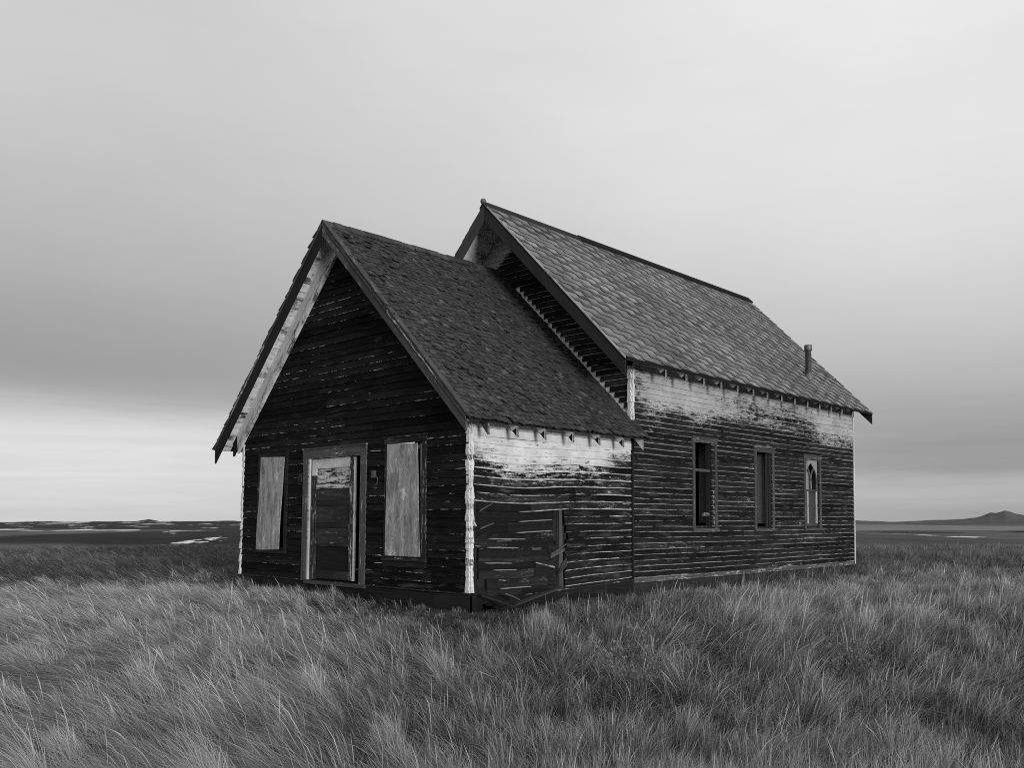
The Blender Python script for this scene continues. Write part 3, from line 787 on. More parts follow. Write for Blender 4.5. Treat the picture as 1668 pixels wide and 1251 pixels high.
# left front window, boarded with a warped narrow plywood sheet
mb = MB()
frame(mb, FRONT, -5.56, -4.58, .46, 2.18, .09, 0.0, .026, True, (.2, .7), -.13)
FRONT.box(mb, -5.47, -4.67, .46, 2.09, -.10, -.08, tone=0.0, paint=-.4)
wl = mb.build('window', M_DARK, church)
def ply(name, pl, c, o0, o1, bulge, parent, tone):
    mb = MB(); n = 10
    (a0, z0), (b0, z1), (b1, z2), (a1, z3) = c
    rows = []
    for side in (0, 1):
        for i in range(n + 1):
            t = i / n; row = []
            for k in range(5):
                s = k / 4
                u = (a0 + (a1 - a0) * t) * (1 - s) + (b0 + (b1 - b0) * t) * s
                if k == 4: u += -.05 * math.sin(t * math.pi) * bulge
                z = (z0 + (z3 - z0) * t) * (1 - s) + (z1 + (z2 - z1) * t) * s
                o = (o1 if side else o0) + bulge * (.05 * s * s * (1 - t) ** 2 + .012 * math.sin(t * 7))
                row.append(mb.vert(pl.P(u, z, o), (u, z), -1, 1, tone))
            rows.append(row)
    m = n + 1
    for i in range(n):
        for k in range(4):
            mb.face((rows[m + i][k], rows[m + i][k + 1], rows[m + i + 1][k + 1], rows[m + i + 1][k]))
            mb.face((rows[i][k], rows[i + 1][k], rows[i + 1][k + 1], rows[i][k + 1]))
        for k in (0, 4):
            mb.face((rows[i][k], rows[m + i][k], rows[m + i + 1][k], rows[i + 1][k]))
    for i in (0, n):
        for k in range(4): mb.face((rows[i][k], rows[i][k + 1], rows[m + i][k + 1], rows[m + i][k]))
    return mb.build(name, M_PLY, parent)
tag(ply('plywood_sheet', FRONT, ((-5.535, .45), (-4.74, .48), (-4.67, 2.07), (-5.45, 2.10)), 0.030, .042, .45, wl, .30), 'grey warped plywood sheet covering the left front window')
# right front window
mb = MB()
frame(mb, FRONT, -1.87, -.90, .44, 2.21, .09, 0.0, .026, True, (.3, .8), -.11)
FRONT.box(mb, -1.78, -.99, .46, 2.12, -.10, -.08, tone=0.0, paint=-.4)
FRONT.box(mb, -1.10, -1.05, .46, 2.10, -.07, -.03, tone=.9, paint=.02)
FRONT.box(mb, -1.78, -1.11, 2.03, 2.08, -.07, -.03, tone=.9, paint=.15)
FRONT.box(mb, -1.88, -.89, .30, .385, -.001, .03, tone=.3, paint=-.2)
wr = mb.build('window', M_DARK, church)
tag(ply('plywood_sheet', FRONT, ((-1.81, .46), (-.99, .46), (-1.08, 2.10), (-1.79, 2.12)), 0.030, .042, .25, wr, .62), 'pale knotty plywood sheet covering the right front window')

# door: tall frame, panelled leaf hung a little open
mb = MB()
frame(mb, FRONT, -4.08, -2.33, -.02, 2.15, .14, 0.0, .035, False, (.55, .85), -.13)
FRONT.box(mb, -3.94, -3.905, 0.0, 2.005, -.012, .02, tone=.9, paint=.06)
FRONT.box(mb, -3.94, -3.90, 0.0, 2.005, -.16, -.013, tone=.5, paint=-.2)
FRONT.box(mb, -2.475, -2.44, .0, 2.005, -.16, .0, tone=.5, paint=-.2)
FRONT.box(mb, -3.94, -2.44, 2.0, 2.03, -.16, .022, tone=.9, paint=-.02)
FRONT.box(mb, -3.95, -2.30, -.06, -.005, -.12, .06, tone=.5, paint=-.15)
df = mb.build('door', M_GREY, church)
tag(df, 'tall weathered panelled door in grey frame, white paint left at its top')
mb = MB()
def leaf(u0, u1, z0, z1, o0, o1, **kw): FRONT.box(mb, u0, u1, z0, z1, o0, o1, **kw)
leaf(-3.895, -3.77, 1.72, 1.99, -.07, -.025, tone=.6, paint=.14)
leaf(-3.895, -3.77, .03, 1.718, -.07, -.025, tone=.6, paint=-.10)          # stiles
leaf(-2.83, -2.71, .03, 1.99, -.07, -.025, tone=.9, paint=-.10)
leaf(-2.709, -2.695, .03, 1.98, -.068, -.02, tone=1.0, paint=.03)
leaf(-3.769, -2.831, 1.83, 1.99, -.07, -.026, tone=.7, paint=.32)          # top rail, paint kept
for z0, z1, pt in ((1.50, 1.565, .03), (1.225, 1.305, -.25), (.865, .945, -.25), (.56, .60, -.12), (.03, .17, -.2)):
    leaf(-3.769, -2.831, z0, z1, -.07, -.028, tone=.45, paint=pt)
for z0, z1, pt, tn in ((1.57, 1.828, .03, .3), (1.308, 1.498, -.15, .7), (.948, 1.222, -.16, .75), (.603, .862, -.16, .8)):
    n = 1
    for i in range(n):
        a = z0 + (z1 - z0) * i / n; b = z0 + (z1 - z0) * (i + 1) / n - .002
        leaf(-3.765, -2.835, a, b, -.062, -.044 + .002 * i, tone=tn + random.uniform(-.15, .1), paint=pt)
leaf(-3.765, -2.835, .172, .558, -.062, -.048, tone=0.0, paint=-.3)
mb.build('door_leaf', M_DOOR, df)
mb = MB(); FRONT.box(mb, -2.79, -2.75, .92, 1.02, -.024, -.012, tone=.2); 
mb.build('door_lock_plate', M_TIN, df)

# side windows of the hall
def hall_window(u0, u1, z0, z1, kind):
    mb = MB()
    frame(mb, SIDE, u0, u1, z0, z1, .085, 0.0, .03, True, (.35, .7), -.12)
    a, b, c, d = u0 + .09, u1 - .09, z0, z1 - .085
    for q, (oa, ob, tn) in enumerate(((-.035, -.001, .5), (-.075, -.037, .15), (-.118, -.077, .6))):   # sash tracks on the far jamb
        SIDE.box(mb, b - .035 + .012 * (2 - q), b + .03, c, d, oa, ob, tone=tn, paint=-.2)
        SIDE.box(mb, a - .03, a + .012 + .006 * q, c, d, oa, ob, tone=tn, paint=-.2)
    w = mb.build('window', M_GREY, church)
    mb = MB()
    SIDE.box(mb, b + .002, b + .03, c + .10, d, -.32, -.122, tone=.5)
    mb.build('window_reveal', M_REVEAL, w)
    if kind == 1:
        mb = MB()
        SIDE.box(mb, a + .013, b - .036, 1.88, 1.93, -.05, -.02, tone=.6, paint=-.1)
        SIDE.quad(mb, ((b - .085, 1.02), (b - .052, 1.02), (b - .045, 1.87), (b - .085, 1.87)), -.03, -.008, tone=.9, paint=.17)
        SIDE.quad(mb, ((b - .32, 1.07), (b - .06, 1.06), (b - .06, 1.12), (b - .28, 1.12)), -.07, -.04, tone=.7, paint=-.05)
        SIDE.box(mb, b - .022, b - .002, .9, 1.55, -.002, .012, tone=.9, paint=.0)
        mb.build('broken_sash', M_GREY, w)
    if kind == 3:
        mb = MB()
        # lower sash: two stiles and a rail
        for s0, s1 in ((a + .12, a + .165), (b - .10, b - .055)):
            SIDE.box(mb, s0, s1, c + .10, c + .80, -.03, -.004, tone=.8, paint=.02)
        SIDE.box(mb, a + .012, b - .036, c + .03, c + .10, -.04, -.002, tone=.4, paint=-.1)
        SIDE.box(mb, a + .012, a + .118, c + .10, c + .80, -.05, -.02, tone=.6, paint=-.2)
        SIDE.box(mb, a + .166, b - .101, c + .10, c + .80, -.07, -.045, tone=.35, paint=-.2)
        SIDE.box(mb, a + .012, b - .036, c + .80, c + .84, -.04, -.006, tone=.4, paint=-.15)
        mb.build('lower_sash', M_GREY, w)
        # upper sash: board pierced by two lancets and the diamond between them
        zb, zt = c + .84, d - .005; ua, ub = a + .012, b - .036; um = (ua + ub) / 2
        H = zt - zb
        def arch(uL, uR, n=12):
            pts = []; wd = uR - uL
            for i in range(n + 1):
                t = i / n; pts.append((uL + wd / 2 * t ** 1.9, zb + H * (.30 + .42 * t ** .9)))
            right = [(uL + uR - p[0], p[1]) for p in pts[::-1][1:]]
            return pts + right
        mb = MB()
        def strip(poly, w_, paint):        # a slender moulded bar along the polyline
            for (p, q) in zip(poly, poly[1:]):
                dx, dz = q[0] - p[0], q[1] - p[1]; L = math.hypot(dx, dz) or 1; nx, nz = -dz / L * w_ / 2, dx / L * w_ / 2
                SIDE.quad(mb, ((p[0] - nx, p[1] - nz), (q[0] - nx, q[1] - nz), (q[0] + nx, q[1] + nz), (p[0] + nx, p[1] + nz)), -.034, -.008, tone=.6, paint=-.04)
        A = arch(ua + .012, um - .006); B = arch(um + .006, ub - .012)
        strip([(ua + .012, zb), A[0]] + A, .020, .1)
        strip(B + [(ub - .012, zb)], .020, .1)
        SIDE.box(mb, um - .014, um + .014, zb, zb + H * .30, -.034, -.007, tone=.7, paint=.0)
        # spandrel board above, reaching down to the arches
        top = A[len(A) // 2][1]
        apx = zb + H * .90
        cols = 40
        for i in range(cols):
            u0_ = ua + (ub - ua) * i / cols; u1_ = ua + (ub - ua) * (i + 1) / cols
            def low(u):
                poly = A if u < um else B
                zz = zb
                for p, q in zip(poly, poly[1:]):
                    if min(p[0], q[0]) - 1e-6 <= u <= max(p[0], q[0]) + 1e-6 and abs(q[0] - p[0]) > 1e-6:
                        zz = max(zz, p[1] + (q[1] - p[1]) * (u - p[0]) / (q[0] - p[0]))
                if abs(u - um) < (ub - ua) * .25:     # diamond
                    zz = max(zz, apx - (abs(u - um) / ((ub - ua) * .25)) ** 1.2 * (apx - top))
                return min(zz, zt - .01)
            SIDE.quad(mb, ((u0_, low(u0_)), (u1_, low(u1_)), (u1_, zt), (u0_, zt)), -.03, -.012, tone=.75, paint=-.02 + .14 * (1 if i > cols * .25 else 0))
        mb.build('pointed_arch_sash', M_SASH, w)
        mb = MB()
        SIDE.box(mb, ua + .02, um - .02, zb + .002, zb + H * .62, -.075, -.055, tone=.9, paint=-.3)
        mb.build('glass_backing_board', M_REVEAL, w)
    return w
hall_window(5.48, 6.32, .84, 2.49, 1)
hall_window(7.72, 8.54, .82, 2.44, 2)
hall_window(9.87, 10.70, .82, 2.40, 3)

# small fittings on the front wall
mb = MB()
FRONT.box(mb, -2.16, -2.09, 1.63, 1.74, .012, .06, tone=.8, paint=-.15)
n = 14
for i in range(n):
    a0 = -math.pi * .55 + math.pi * 1.1 * i / n; a1 = -math.pi * .55 + math.pi * 1.1 * (i + 1) / n
    c_ = (-2.085, 1.585)
    FRONT.quad(mb, ((c_[0] + .045 * math.cos(a0), c_[1] + .055 * math.sin(a0)), (c_[0] +   .055 * math.cos(a0), c_[1] + .07 * math.sin(a0)),
                    (c_[0] +   .055 * math.cos(a1), c_[1] + .07 * math.sin(a1)), (c_[0] + .045 * math.cos(a1), c_[1] + .055 * math.sin(a1))), .02, .034, tone=.5, paint=-.2)
mb.build('lamp_bracket', M_GREY, church)
mb = MB()
FRONT.box(mb, -4.22, -4.12, 1.62, 1.76, .012, .05, tone=.9, paint=-.3)
mb.build('switch_box', M_DARK, church)

# ------------------------------------------------------------------ loose boards by the broken corner
def plank(name, p, q, w, t, tone, paint, label, cat, group=None, mat=M_GREY):
    p, q = Vector(p), Vector(q); d = (q - p); L = d.length; d.normalize()
    side = d.cross(Vector((0, 0, 1))); side.normalize(); up = side.cross(d)
    mb = MB(); nseg = 6
    for i in range(nseg):
        a = -L / 2 + L * i / nseg; b = -L / 2 + L * (i + 1) / nseg
        ba, bb = .004 * math.sin(i * .7), .004 * math.sin((i + 1) * .7)
        C = lambda l, s, h: Vector((l, s, h))
        mb.hexa([C(a, -w / 2, ba), C(a, w / 2, ba), C(a, w / 2, ba + t), C(a, -w / 2, ba + t), C(b, -w / 2, bb), C(b, w / 2, bb), C(b, w / 2, bb + t), C(b, -w / 2, bb + t)], tone=tone, paint=paint)
    o = mb.build(name, mat)
    o.matrix_world = Matrix.Translation((p + q) / 2) @ Matrix((d, side, up)).transposed().to_4x4()
    return tag(o, label, cat, group)
plank('fallen_board', (.10, .10, -.04), (.34, .52, -.20), .13, .02, .5, -.2, 'dark splintered board slanting down beside the white corner caps', 'board', 'boards fallen at the broken corner', M_DARK)
plank('fallen_board', (.16, .48, -.03), (.24, .70, -.12), .09, .02, .8, -.2, 'short pale board scrap lying at the foot of the jagged crack', 'board', 'boards fallen at the broken corner', M_GREY)
plank('fallen_board', (.20, .42, -.25), (.10, 1.75, -.02), .10, .025, .35, -.3, 'long grey plank propped along the base of the stripped wall', 'board', 'boards fallen at the broken corner', M_GREY)

# ------------------------------------------------------------------ camera
yaw, pitch, roll = .768, .04, .001
CAM = Vector((8.769, -8.26, .997))
Fv = Vector((-math.sin(yaw) * math.cos(pitch), math.cos(yaw) * math.cos(pitch), math.sin(pitch)))
Rv0 = Vector((math.cos(yaw), math.sin(yaw), 0)); Uv0 = Rv0.cross(Fv)
Rv = Rv0 * math.cos(roll) + Uv0 * math.sin(roll); Uv = -Rv0 * math.sin(roll) + Uv0 * math.cos(roll)
cd = bpy.data.cameras.new('camera'); cam = bpy.data.objects.new('camera', cd); COL.objects.link(cam)
cam.matrix_world = Matrix(((Rv.x, Uv.x, -Fv.x, CAM.x), (Rv.y, Uv.y, -Fv.y, CAM.y), (Rv.z, Uv.z, -Fv.z, CAM.z), (0, 0, 0, 1)))
cd.sensor_fit = 'HORIZONTAL'; cd.sensor_width = 36.0; cd.lens = 1443.951 / 1668 * 36
cd.shift_y = 163.225 / 1668; cd.clip_start = .05; cd.clip_end = 40000
scene.camera = cam

# ------------------------------------------------------------------ terrain
RX, RY = math.cos(yaw), math.sin(yaw); FX, FY = -math.sin(yaw), math.cos(yaw)
def sd(x, y):
    dx, dy = x - CAM.x, y - CAM.y
    return dx * RX + dy * RY, dx * FX + dy * FY
def height(x, y):
    s, d = sd(x, y); r = np.hypot(s, d)
    z = -.72 + .47 * sstep(2.5, 12.5, d)
    z = z + .10 * (fbm(x * .45, y * .45, 3) - .5) * sstep(0, 3, r) + .25 * (fbm(x * .09, y * .09, 8) - .5) * sstep(12, 30, r)
    crest = 39 + 5 * (fbm(s * .03 + 3, 0 * s, 12) - .5)
    z = z - 13.0 * sstep(crest - 4, 170, r) 
    z = z + 5.0 * (fbm(x * .005, y * .005, 22) - .5) * sstep(120, 300, r) * (1 - .6 * sstep(900, 1600, r))
    # low swell across the valley on the left
    rid = np.exp(-((d - 640) / 110) ** 2) * (np.clip((s + 400) / 250, 0, 1) * (1 - sstep(150, 420, s)))
    z = z + 6.0 * rid
    z = z - 45.0 * sstep(3800, 11000, r) + 3.0 * (fbm(x * .0016, y * .0016, 29) - .5) * sstep(600, 1800, r)
    inside = (x > -6.5) & (x < .4) & (y > -.6) & (y < 13)
    return z
def polar(rs, az):
    R_, A_ = np.meshgrid(rs, az, indexing='ij')
    s = R_ * np.sin(A_); d = R_ * np.cos(A_)
    return CAM.x + s * RX + d * FX, CAM.y + s * RY + d * FY, R_, A_
def grid_mesh(name, X, Y, Z, mat, attrs, wrap=False):
    n, m = X.shape
    co = np.stack([X, Y, Z], -1).reshape(-1, 3).astype(np.float32)
    idx = np.arange(n * m).reshape(n, m)
    if wrap: idx = np.concatenate([idx, idx[:, :1]], 1)
    q = np.stack([idx[:-1, :-1], idx[:-1, 1:], idx[1:, 1:], idx[1:, :-1]], -1).reshape(-1, 4).astype(np.int32)
    me = bpy.data.meshes.new(name)
    me.vertices.add(len(co)); me.vertices.foreach_set('co', co.ravel())
    me.loops.add(q.size); me.loops.foreach_set('vertex_index', q.ravel())
    me.polygons.add(len(q)); me.polygons.foreach_set('loop_start', np.arange(0, q.size, 4, dtype=np.int32)); me.polygons.foreach_set('loop_total', np.full(len(q), 4, np.int32))
    for k, v in attrs.items():
        a = me.attributes.new(k, 'FLOAT', 'POINT'); a.data.foreach_set('value', v.reshape(-1).astype(np.float32))
    me.update(calc_edges=True); me.validate(); me.shade_smooth(); me.materials.append(mat)
    o = bpy.data.objects.new(name, me); COL.objects.link(o)
    return o
fine = np.radians(np.arange(-36, 36.001, .12)); coarse = np.radians(np.arange(39, 322, 3.0))
AZ = np.concatenate([fine, coarse])
RS = np.concatenate([[.02], np.exp(np.arange(math.log(.5), math.log(11000), .021))])
X, Y, RR, AA = polar(RS, AZ)
Z = height(X, Y)
S, D = sd(X, Y)
pxs = 834 + 1444 * S / np.maximum(D, 1e-3)
# what grows where: soil under the tall grass, then valley fields
tone = .05 + 0 * Z
val = sstep(45, 110, RR)
field = .105 + .09 * (fbm(X * .004, Y * .002, 41) - .5) + .05 * (fbm(S * .002, D * .016, 43) - .5)
right = sstep(-50, 50, S)
band = sstep(1120, 1250, D + 40 * (fbm(S * .01, 0 * S, 5) - .5)) * (1 - sstep(2300, 2700, D))
field = field * (1 - band) + (.13 + .08 * right) * band
hedge = np.exp(-((D - 1040 - 30 * (fbm(S * .004, 0 * S, 66) - .5)) / 26) ** 2) * right
field = field * (1 - .85 * hedge * sstep(.38, .5, fbm(S * .03, D * 0, 67)))
ridm = sstep(430, 480, D + 60 * (fbm(S * .012, D * .004, 91) - .5)) * (1 - sstep(650, 670, D)) * sstep(-380, -300, S) * (1 - right)
field = field * (1 - .55 * ridm)
left_far = (1 - right) * sstep(1220, 1300, D)
field = field * (1 - left_far) + .058 * left_far
tone = tone * (1 - val) + field * val
# old snow lying in the hollows
sn = fbm(S * .011, D * .006, 51, 5)
snow = np.zeros_like(Z)
lft = 1 - sstep(-60, -20, S)
snow = np.maximum(snow, (.12 + 1.05 * fbm(S * .11, D * .045, 59, 5)) * np.exp(-(((S + 176) / 14) ** 2 + ((D - 490) / 75) ** 2)))
sn2 = fbm(S * .03, D * .012, 52, 5)
snow = np.maximum(snow, lft * np.clip(sn2 - .62 + .17 * np.exp(-((D - 1180) / 100) ** 2) + .075 * sstep(1350, 1500, D) + .02 * np.exp(-((D - 520) / 80) ** 2), 0, 1) * 3.4)
snow = np.maximum(snow, right * np.clip(fbm(S * .02, D * .01, 57, 5) - .64 + .10 * np.exp(-((D - 980) / 60) ** 2), 0, 1) * 3)
snow *= sstep(250, 420, RR)
ground = grid_mesh('ground', X, Y, Z, M_GROUND, {'tone': tone, 'snow': snow}, True)
tag(ground, 'open rolling prairie ground with fields and thin patches of old snow', 'ground', kind='structure')

# hills on the horizon
prof = [(-900, 850), (-400, 854), (0, 853), (60, 850.3), (120, 850.8), (170, 850), (222, 850.4), (233, 848.5), (243, 846.6), (252, 848.2), (262, 850), (390, 849.5), (700, 849), (1390, 847.5), (1440, 849.5), (1460, 848.8), (1500, 847.8),
        (1540, 846.4), (1570, 844.8), (1588, 843), (1598, 840.5), (1606, 837), (1613, 834.5), (1622, 835.3), (1637, 831.3), (1648, 834), (1655, 836.5), (1668, 839), (1720, 842), (1900, 848), (2300, 850)]
haz = np.radians(np.arange(-40, 40.001, .05)); hr = np.linspace(2450, 4700, 46)
HX, HY, HR, HA = polar(hr, haz)
hpx = 834 + 1444 * np.tan(haz)
row = np.interp(hpx, [p[0] for p in prof], [p[1] for p in prof])
row = np.interp(hpx, hpx, row) + 2.2 * (fbm(hpx * .035, hpx * 0, 77) - .5)
R0 = 3500.0
top = CAM.z + (846.5 - row) * R0 * np.cos(haz) / 1444.0
HS, HD = sd(HX, HY)
w = np.clip(1 - np.abs(HR - R0) / 1050, -.2, 1)
lump = fbm(HS * .004, HD * .004, 83, 5)
HZ = -13.5 + (top[None, :] + 13.5) * sstep(0, 1, np.clip(w, 0, 1)) * (1 - .35 * (lump - .2) * (1 - np.clip(w, 0, 1) ** 3)) - 3 * np.clip(-w, 0, 1)
HZ[0] -= 8; HZ[-1] -= 20
htone = .06 + .05 * (lump - .5) + .05 * (fbm(HS * .001, HD * .006, 85) - .5)
htone = htone + .055 * sstep(-50, 50, HS) + .02 * (fbm(HS * .02, HD * .01, 95, 4) - .5)
hsn = fbm(HS * .017, HD * .006, 88, 5)
hsnow = np.clip(hsn - .53, 0, 1) * 5.0 * (1 - sstep(-200, 100, HS)) * (1 - sstep(3450, 3520, HR)) + np.clip(hsn - .70, 0, 1) * 3 * sstep(0, 100, HS) * (1 - sstep(3200, 3400, HR))
hills = grid_mesh('hills', HX, HY, HZ, M_GROUND, {'tone': htone, 'snow': hsnow})
tag(hills, 'low bare hills along the horizon, a twin-humped butte at the right', 'hills', kind='structure')

# ------------------------------------------------------------------ grass
def make_grass(name, zones, mat, label, tone_fn, height_fn, seed=1, region=None):
    rng = np.random.default_rng(seed)
    xs, ys, tufts, tus, wide = [], [], [], [], []
    half = math.radians(37)
    # the stand carries on to both sides and behind the photographer, a little thinner there
    for r0, r1, dens, a0, a1 in [(z[0], z[1], z[2], 0.0, half) for z in zones] + [(max(.1, z[0] * .5) if i == 0 else z[0], z[1], z[2] * .28, half, math.radians(115)) for i, z in enumerate(zones)]:
        n = int((a1 - a0) * (r1 * r1 - r0 * r0) * dens)
        r = np.sqrt(rng.uniform(r0 * r0, r1 * r1, n)); a = rng.uniform(a0, a1, n) * np.where(rng.random(n) < .5, 1, -1)
        wide.append(np.full(n, 1.0 if a0 == 0 else 1.7))
        # tussocks: pull part of the blades towards clump centres
        s = r * np.sin(a); d = r * np.cos(a)
        cell = .10 + .009 * r
        gx, gy = np.floor(s / cell), np.floor(d / cell)
        cx = (gx + .2 + .6 * hash2(gx.astype(np.int64), gy.astype(np.int64), 5)) * cell; cy = (gy + .2 + .6 * hash2(gx.astype(np.int64), gy.astype(np.int64), 6)) * cell
        th1 = hash2(gx.astype(np.int64), gy.astype(np.int64), 21); th2 = hash2(gx.astype(np.int64), gy.astype(np.int64), 22); th3 = hash2(gx.astype(np.int64), gy.astype(np.int64), 23); th4 = hash2(gx.astype(np.int64), gy.astype(np.int64), 24)
        pull = rng.uniform(0, .85, n) * (rng.random(n) < .8)
        s = s + (cx - s) * pull; d = d + (cy - d) * pull
        # scattered stout tufts
        if r0 < 20:
            g2 = 1.05; gx, gy = np.floor(s / g2).astype(np.int64), np.floor(d / g2).astype(np.int64)
            tx = (gx + .15 + .7 * hash2(gx, gy, 15)) * g2; ty = (gy + .15 + .7 * hash2(gx, gy, 16)) * g2
            near = (np.hypot(s - tx, d - ty) < .34) & (hash2(gx, gy, 17) > .68) & (rng.random(n) < .6)
            s = np.where(near, tx + (s - tx) * .38, s); d = np.where(near, ty + (d - ty) * .38, d)
        else: near = np.zeros(n, bool)
        tufts.append(near); tus.append(np.stack([np.clip((s - cx) / cell, -1, 1), np.clip((d - cy) / cell, -1, 1), th1, th2, th3, th4], -1))
        xs.append(CAM.x + s * RX + d * FX); ys.append(CAM.y + s * RY + d * FY)
    x = np.concatenate(xs); y = np.concatenate(ys); tuft = np.concatenate(tufts); tu = np.concatenate(tus); wide = np.concatenate(wide)
    out = np.maximum(np.maximum(-6.22 - x, x - .07), np.maximum(-.06 - y, y - 12.5))     # distance outside the walls
    keep = out > 0
    # thin, short growth against the walls
    s0, d0 = sd(x, y)
    if region: keep &= region(s0, d0, rng.normal(0, 1.5, len(x)))
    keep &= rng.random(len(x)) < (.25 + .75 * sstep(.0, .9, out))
    x, y, out, tuft, tu, wide = x[keep], y[keep], out[keep], tuft[keep], tu[keep], wide[keep]
    s, d = sd(x, y); r = np.hypot(s, d); n = len(x)
    H = height_fn(x, y, s, d, r, out) * rng.uniform(.5, 1.3, n)
    H = np.where(tuft, H * 1.25, H) * (.75 + .5 * tu[:, 2])
    base = np.stack([x, y, height(x, y) - .02], -1)
    # wind field: lean to the left on the left, upright in the middle, a little right on the right; swirls near by
    ang = 2.2 * (fbm(x * .35, y * .35, 101) - .5) + rng.normal(0, .38, n)
    lr = np.interp(s / np.maximum(d, .1), [-.75, -.45, -.2, 0, .25, .5, .75], [-.85, -.75, -.50, -.05, .28, .10, -.05])
    lx = 1.35 * lr + .80 * (fbm(x * .5 + 9, y * .5, 111) - .5) + .5 * (fbm(x * 2.2 + 9, y * 2.2, 112) - .5) + rng.normal(0, .26, n) + .45 * tu[:, 0] + .55 * (tu[:, 3] - .5)
    ly = -.25 + .9 * (fbm(x * .6, y * .6 + 4, 113) - .5) + rng.normal(0, .28, n) + .45 * tu[:, 1] + .55 * (tu[:, 4] - .5)
    flat = sstep(.60, .72, fbm(x * .55 + 31, y * .55, 117)) * (1 - sstep(12, 16, r))
    mag = 1 + 1.3 * flat
    lx = lx * mag; ly = ly * mag
    lx = np.where(tuft, lx * .55, lx); ly = np.where(tuft, ly * .55, ly)
    stalk = rng.random(n) < .007 * (r < 14)
    H = np.where(stalk, H * 1.35, H); lx = np.where(stalk, lx * .45, lx); ly = np.where(stalk, ly * .45, ly)
    L = np.stack([lx * RX + ly * FX, lx * RY + ly * FY, 0 * lx], -1)
    bright = rng.random(n) < .10
    wd = np.maximum(.0023, .00043 * r) * np.exp(rng.normal(0, .36, n)); wd = np.where(bright, wd * 1.5, wd) * wide; wd = np.where(stalk, np.minimum(wd, np.maximum(.0026, .0005 * r)), wd)
    th = rng.uniform(0, np.pi, n)
    tonev = np.clip(tone_fn(x, y, s, d, r, out) + rng.normal(0, .20, n) + .26 * (tu[:, 5] - .5), 0.0, 1.0)
    tonev = np.where(tuft, np.clip(tonev + .12, 0, 1), tonev)
    tonev = np.where(bright, np.clip(tonev + .35, 0, 1), tonev)
    tonev = np.where(stalk, np.clip(tonev + .30, 0, 1), tonev)
    # cross direction: mostly facing the camera, twisted at random
    tw = rng.uniform(-.9, .9, n)
    W = np.stack([np.cos(tw) * RX + np.sin(tw) * FX, np.cos(tw) * RY + np.sin(tw) * FY, 0 * tw], -1)
    ts = (0.0, .38, .72, 1.0); ws = (1.0, .95, .65, 0.0)
    curl = rng.uniform(.4, 2.0, n)
    head = (rng.random(n) < .10)
    vs = []
    for t, wf in zip(ts, ws):
        up = H * (t - .38 * t * t * np.minimum(1.6, np.hypot(lx, ly)))
        p = base + L * (H * t ** (1 + .7 * curl))[:, None] * .85
        p[:, 2] += up
        p[:, 2] = np.maximum(p[:, 2], base[:, 2] + .015 * t)
        if wf > 0:
            wf_ = np.where(stalk & (t > .6), 1.7, np.where(head & (t > .6), 1.4, wf))
            off = W * (wd * wf_ * .5)[:, None]
            vs += [p - off, p + off]
        else: vs.append(p)
    V = np.stack(vs, 1).astype(np.float32)           # n,7,3
    b = (np.arange(n) * 7)[:, None]
    loops = (b + np.array([0, 1, 3, 2, 2, 3, 5, 4, 4, 5, 6])[None, :]).astype(np.int32).ravel()
    tot = np.tile(np.array([4, 4, 3], np.int32), n); start = np.concatenate([[0], np.cumsum(tot)[:-1]]).astype(np.int32)
    me = bpy.data.meshes.new(name)
    me.vertices.add(n * 7); me.vertices.foreach_set('co', V.ravel())
    me.loops.add(len(loops)); me.loops.foreach_set('vertex_index', loops)
    me.polygons.add(len(tot)); me.polygons.foreach_set('loop_start', start); me.polygons.foreach_set('loop_total', tot)
    a = me.attributes.new('tone', 'FLOAT', 'POINT'); a.data.foreach_set('value', np.clip(tonev[:, None] + np.array([0, 0, .02, .02, .10, .10, .22])[None, :], 0, 1.1).ravel().astype(np.float32))
    me.update(calc_edges=True); me.materials.append(mat)
    o = bpy.data.objects.new(name, me); COL.objects.link(o)
    tag(o, label, 'grass', kind='stuff')
    return o

def border(s, d):      # where the pale stand gives way to the darker grass
    return 16.5 + 4.0 * sstep(0, 8, s) + 3.0 * (fbm(s * .25, d * .12, 161) - .5)
def pale_tone(x, y, s, d, r, out):
    t = .235 + .60 * (fbm(x * .25, y * .25, 131) - .5) + .60 * (fbm(x * 1.3, y * 1.3, 133) - .5)
    t = t + .30 * (1 - sstep(-.30, -.08, s / np.maximum(d, .1))) * sstep(5, 8, r)       # paler stand on the left
    t = t + .20 * (1 - sstep(4.8, 7.0, r))
    q = s / np.maximum(d, .1)
    t = t - .13 * np.exp(-((q - .06) / .16) ** 2) * sstep(5, 6.5, r) + .10 * sstep(.30, .45, q) * sstep(10, 13, r)
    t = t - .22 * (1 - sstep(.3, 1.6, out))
    return t
def pale_h(x, y, s, d, r, out):
    h = .27 + .30 * (fbm(x * .5, y * .5, 141) - .5) + .22 * (fbm(x * 1.8, y * 1.8, 143) - .5)
    lo = .36 + .25 * (1 - sstep(-2.2, -1.0, x)) * (1 - sstep(-.1, .3, y))
    h = h * (lo + (1 - lo) * sstep(.1, 2.0, out))
    h = h * (1 - .7 * np.exp(-((x - .3) ** 2 + (y + .6) ** 2) / 2.2))
    return np.clip(h, .07, .85) * (1 - .25 * sstep(12, 22, r))
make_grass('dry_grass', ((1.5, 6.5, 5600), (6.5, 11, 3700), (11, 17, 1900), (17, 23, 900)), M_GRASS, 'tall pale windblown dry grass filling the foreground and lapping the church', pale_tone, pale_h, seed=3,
           region=lambda s, d, j: d < border(s, d) + j)
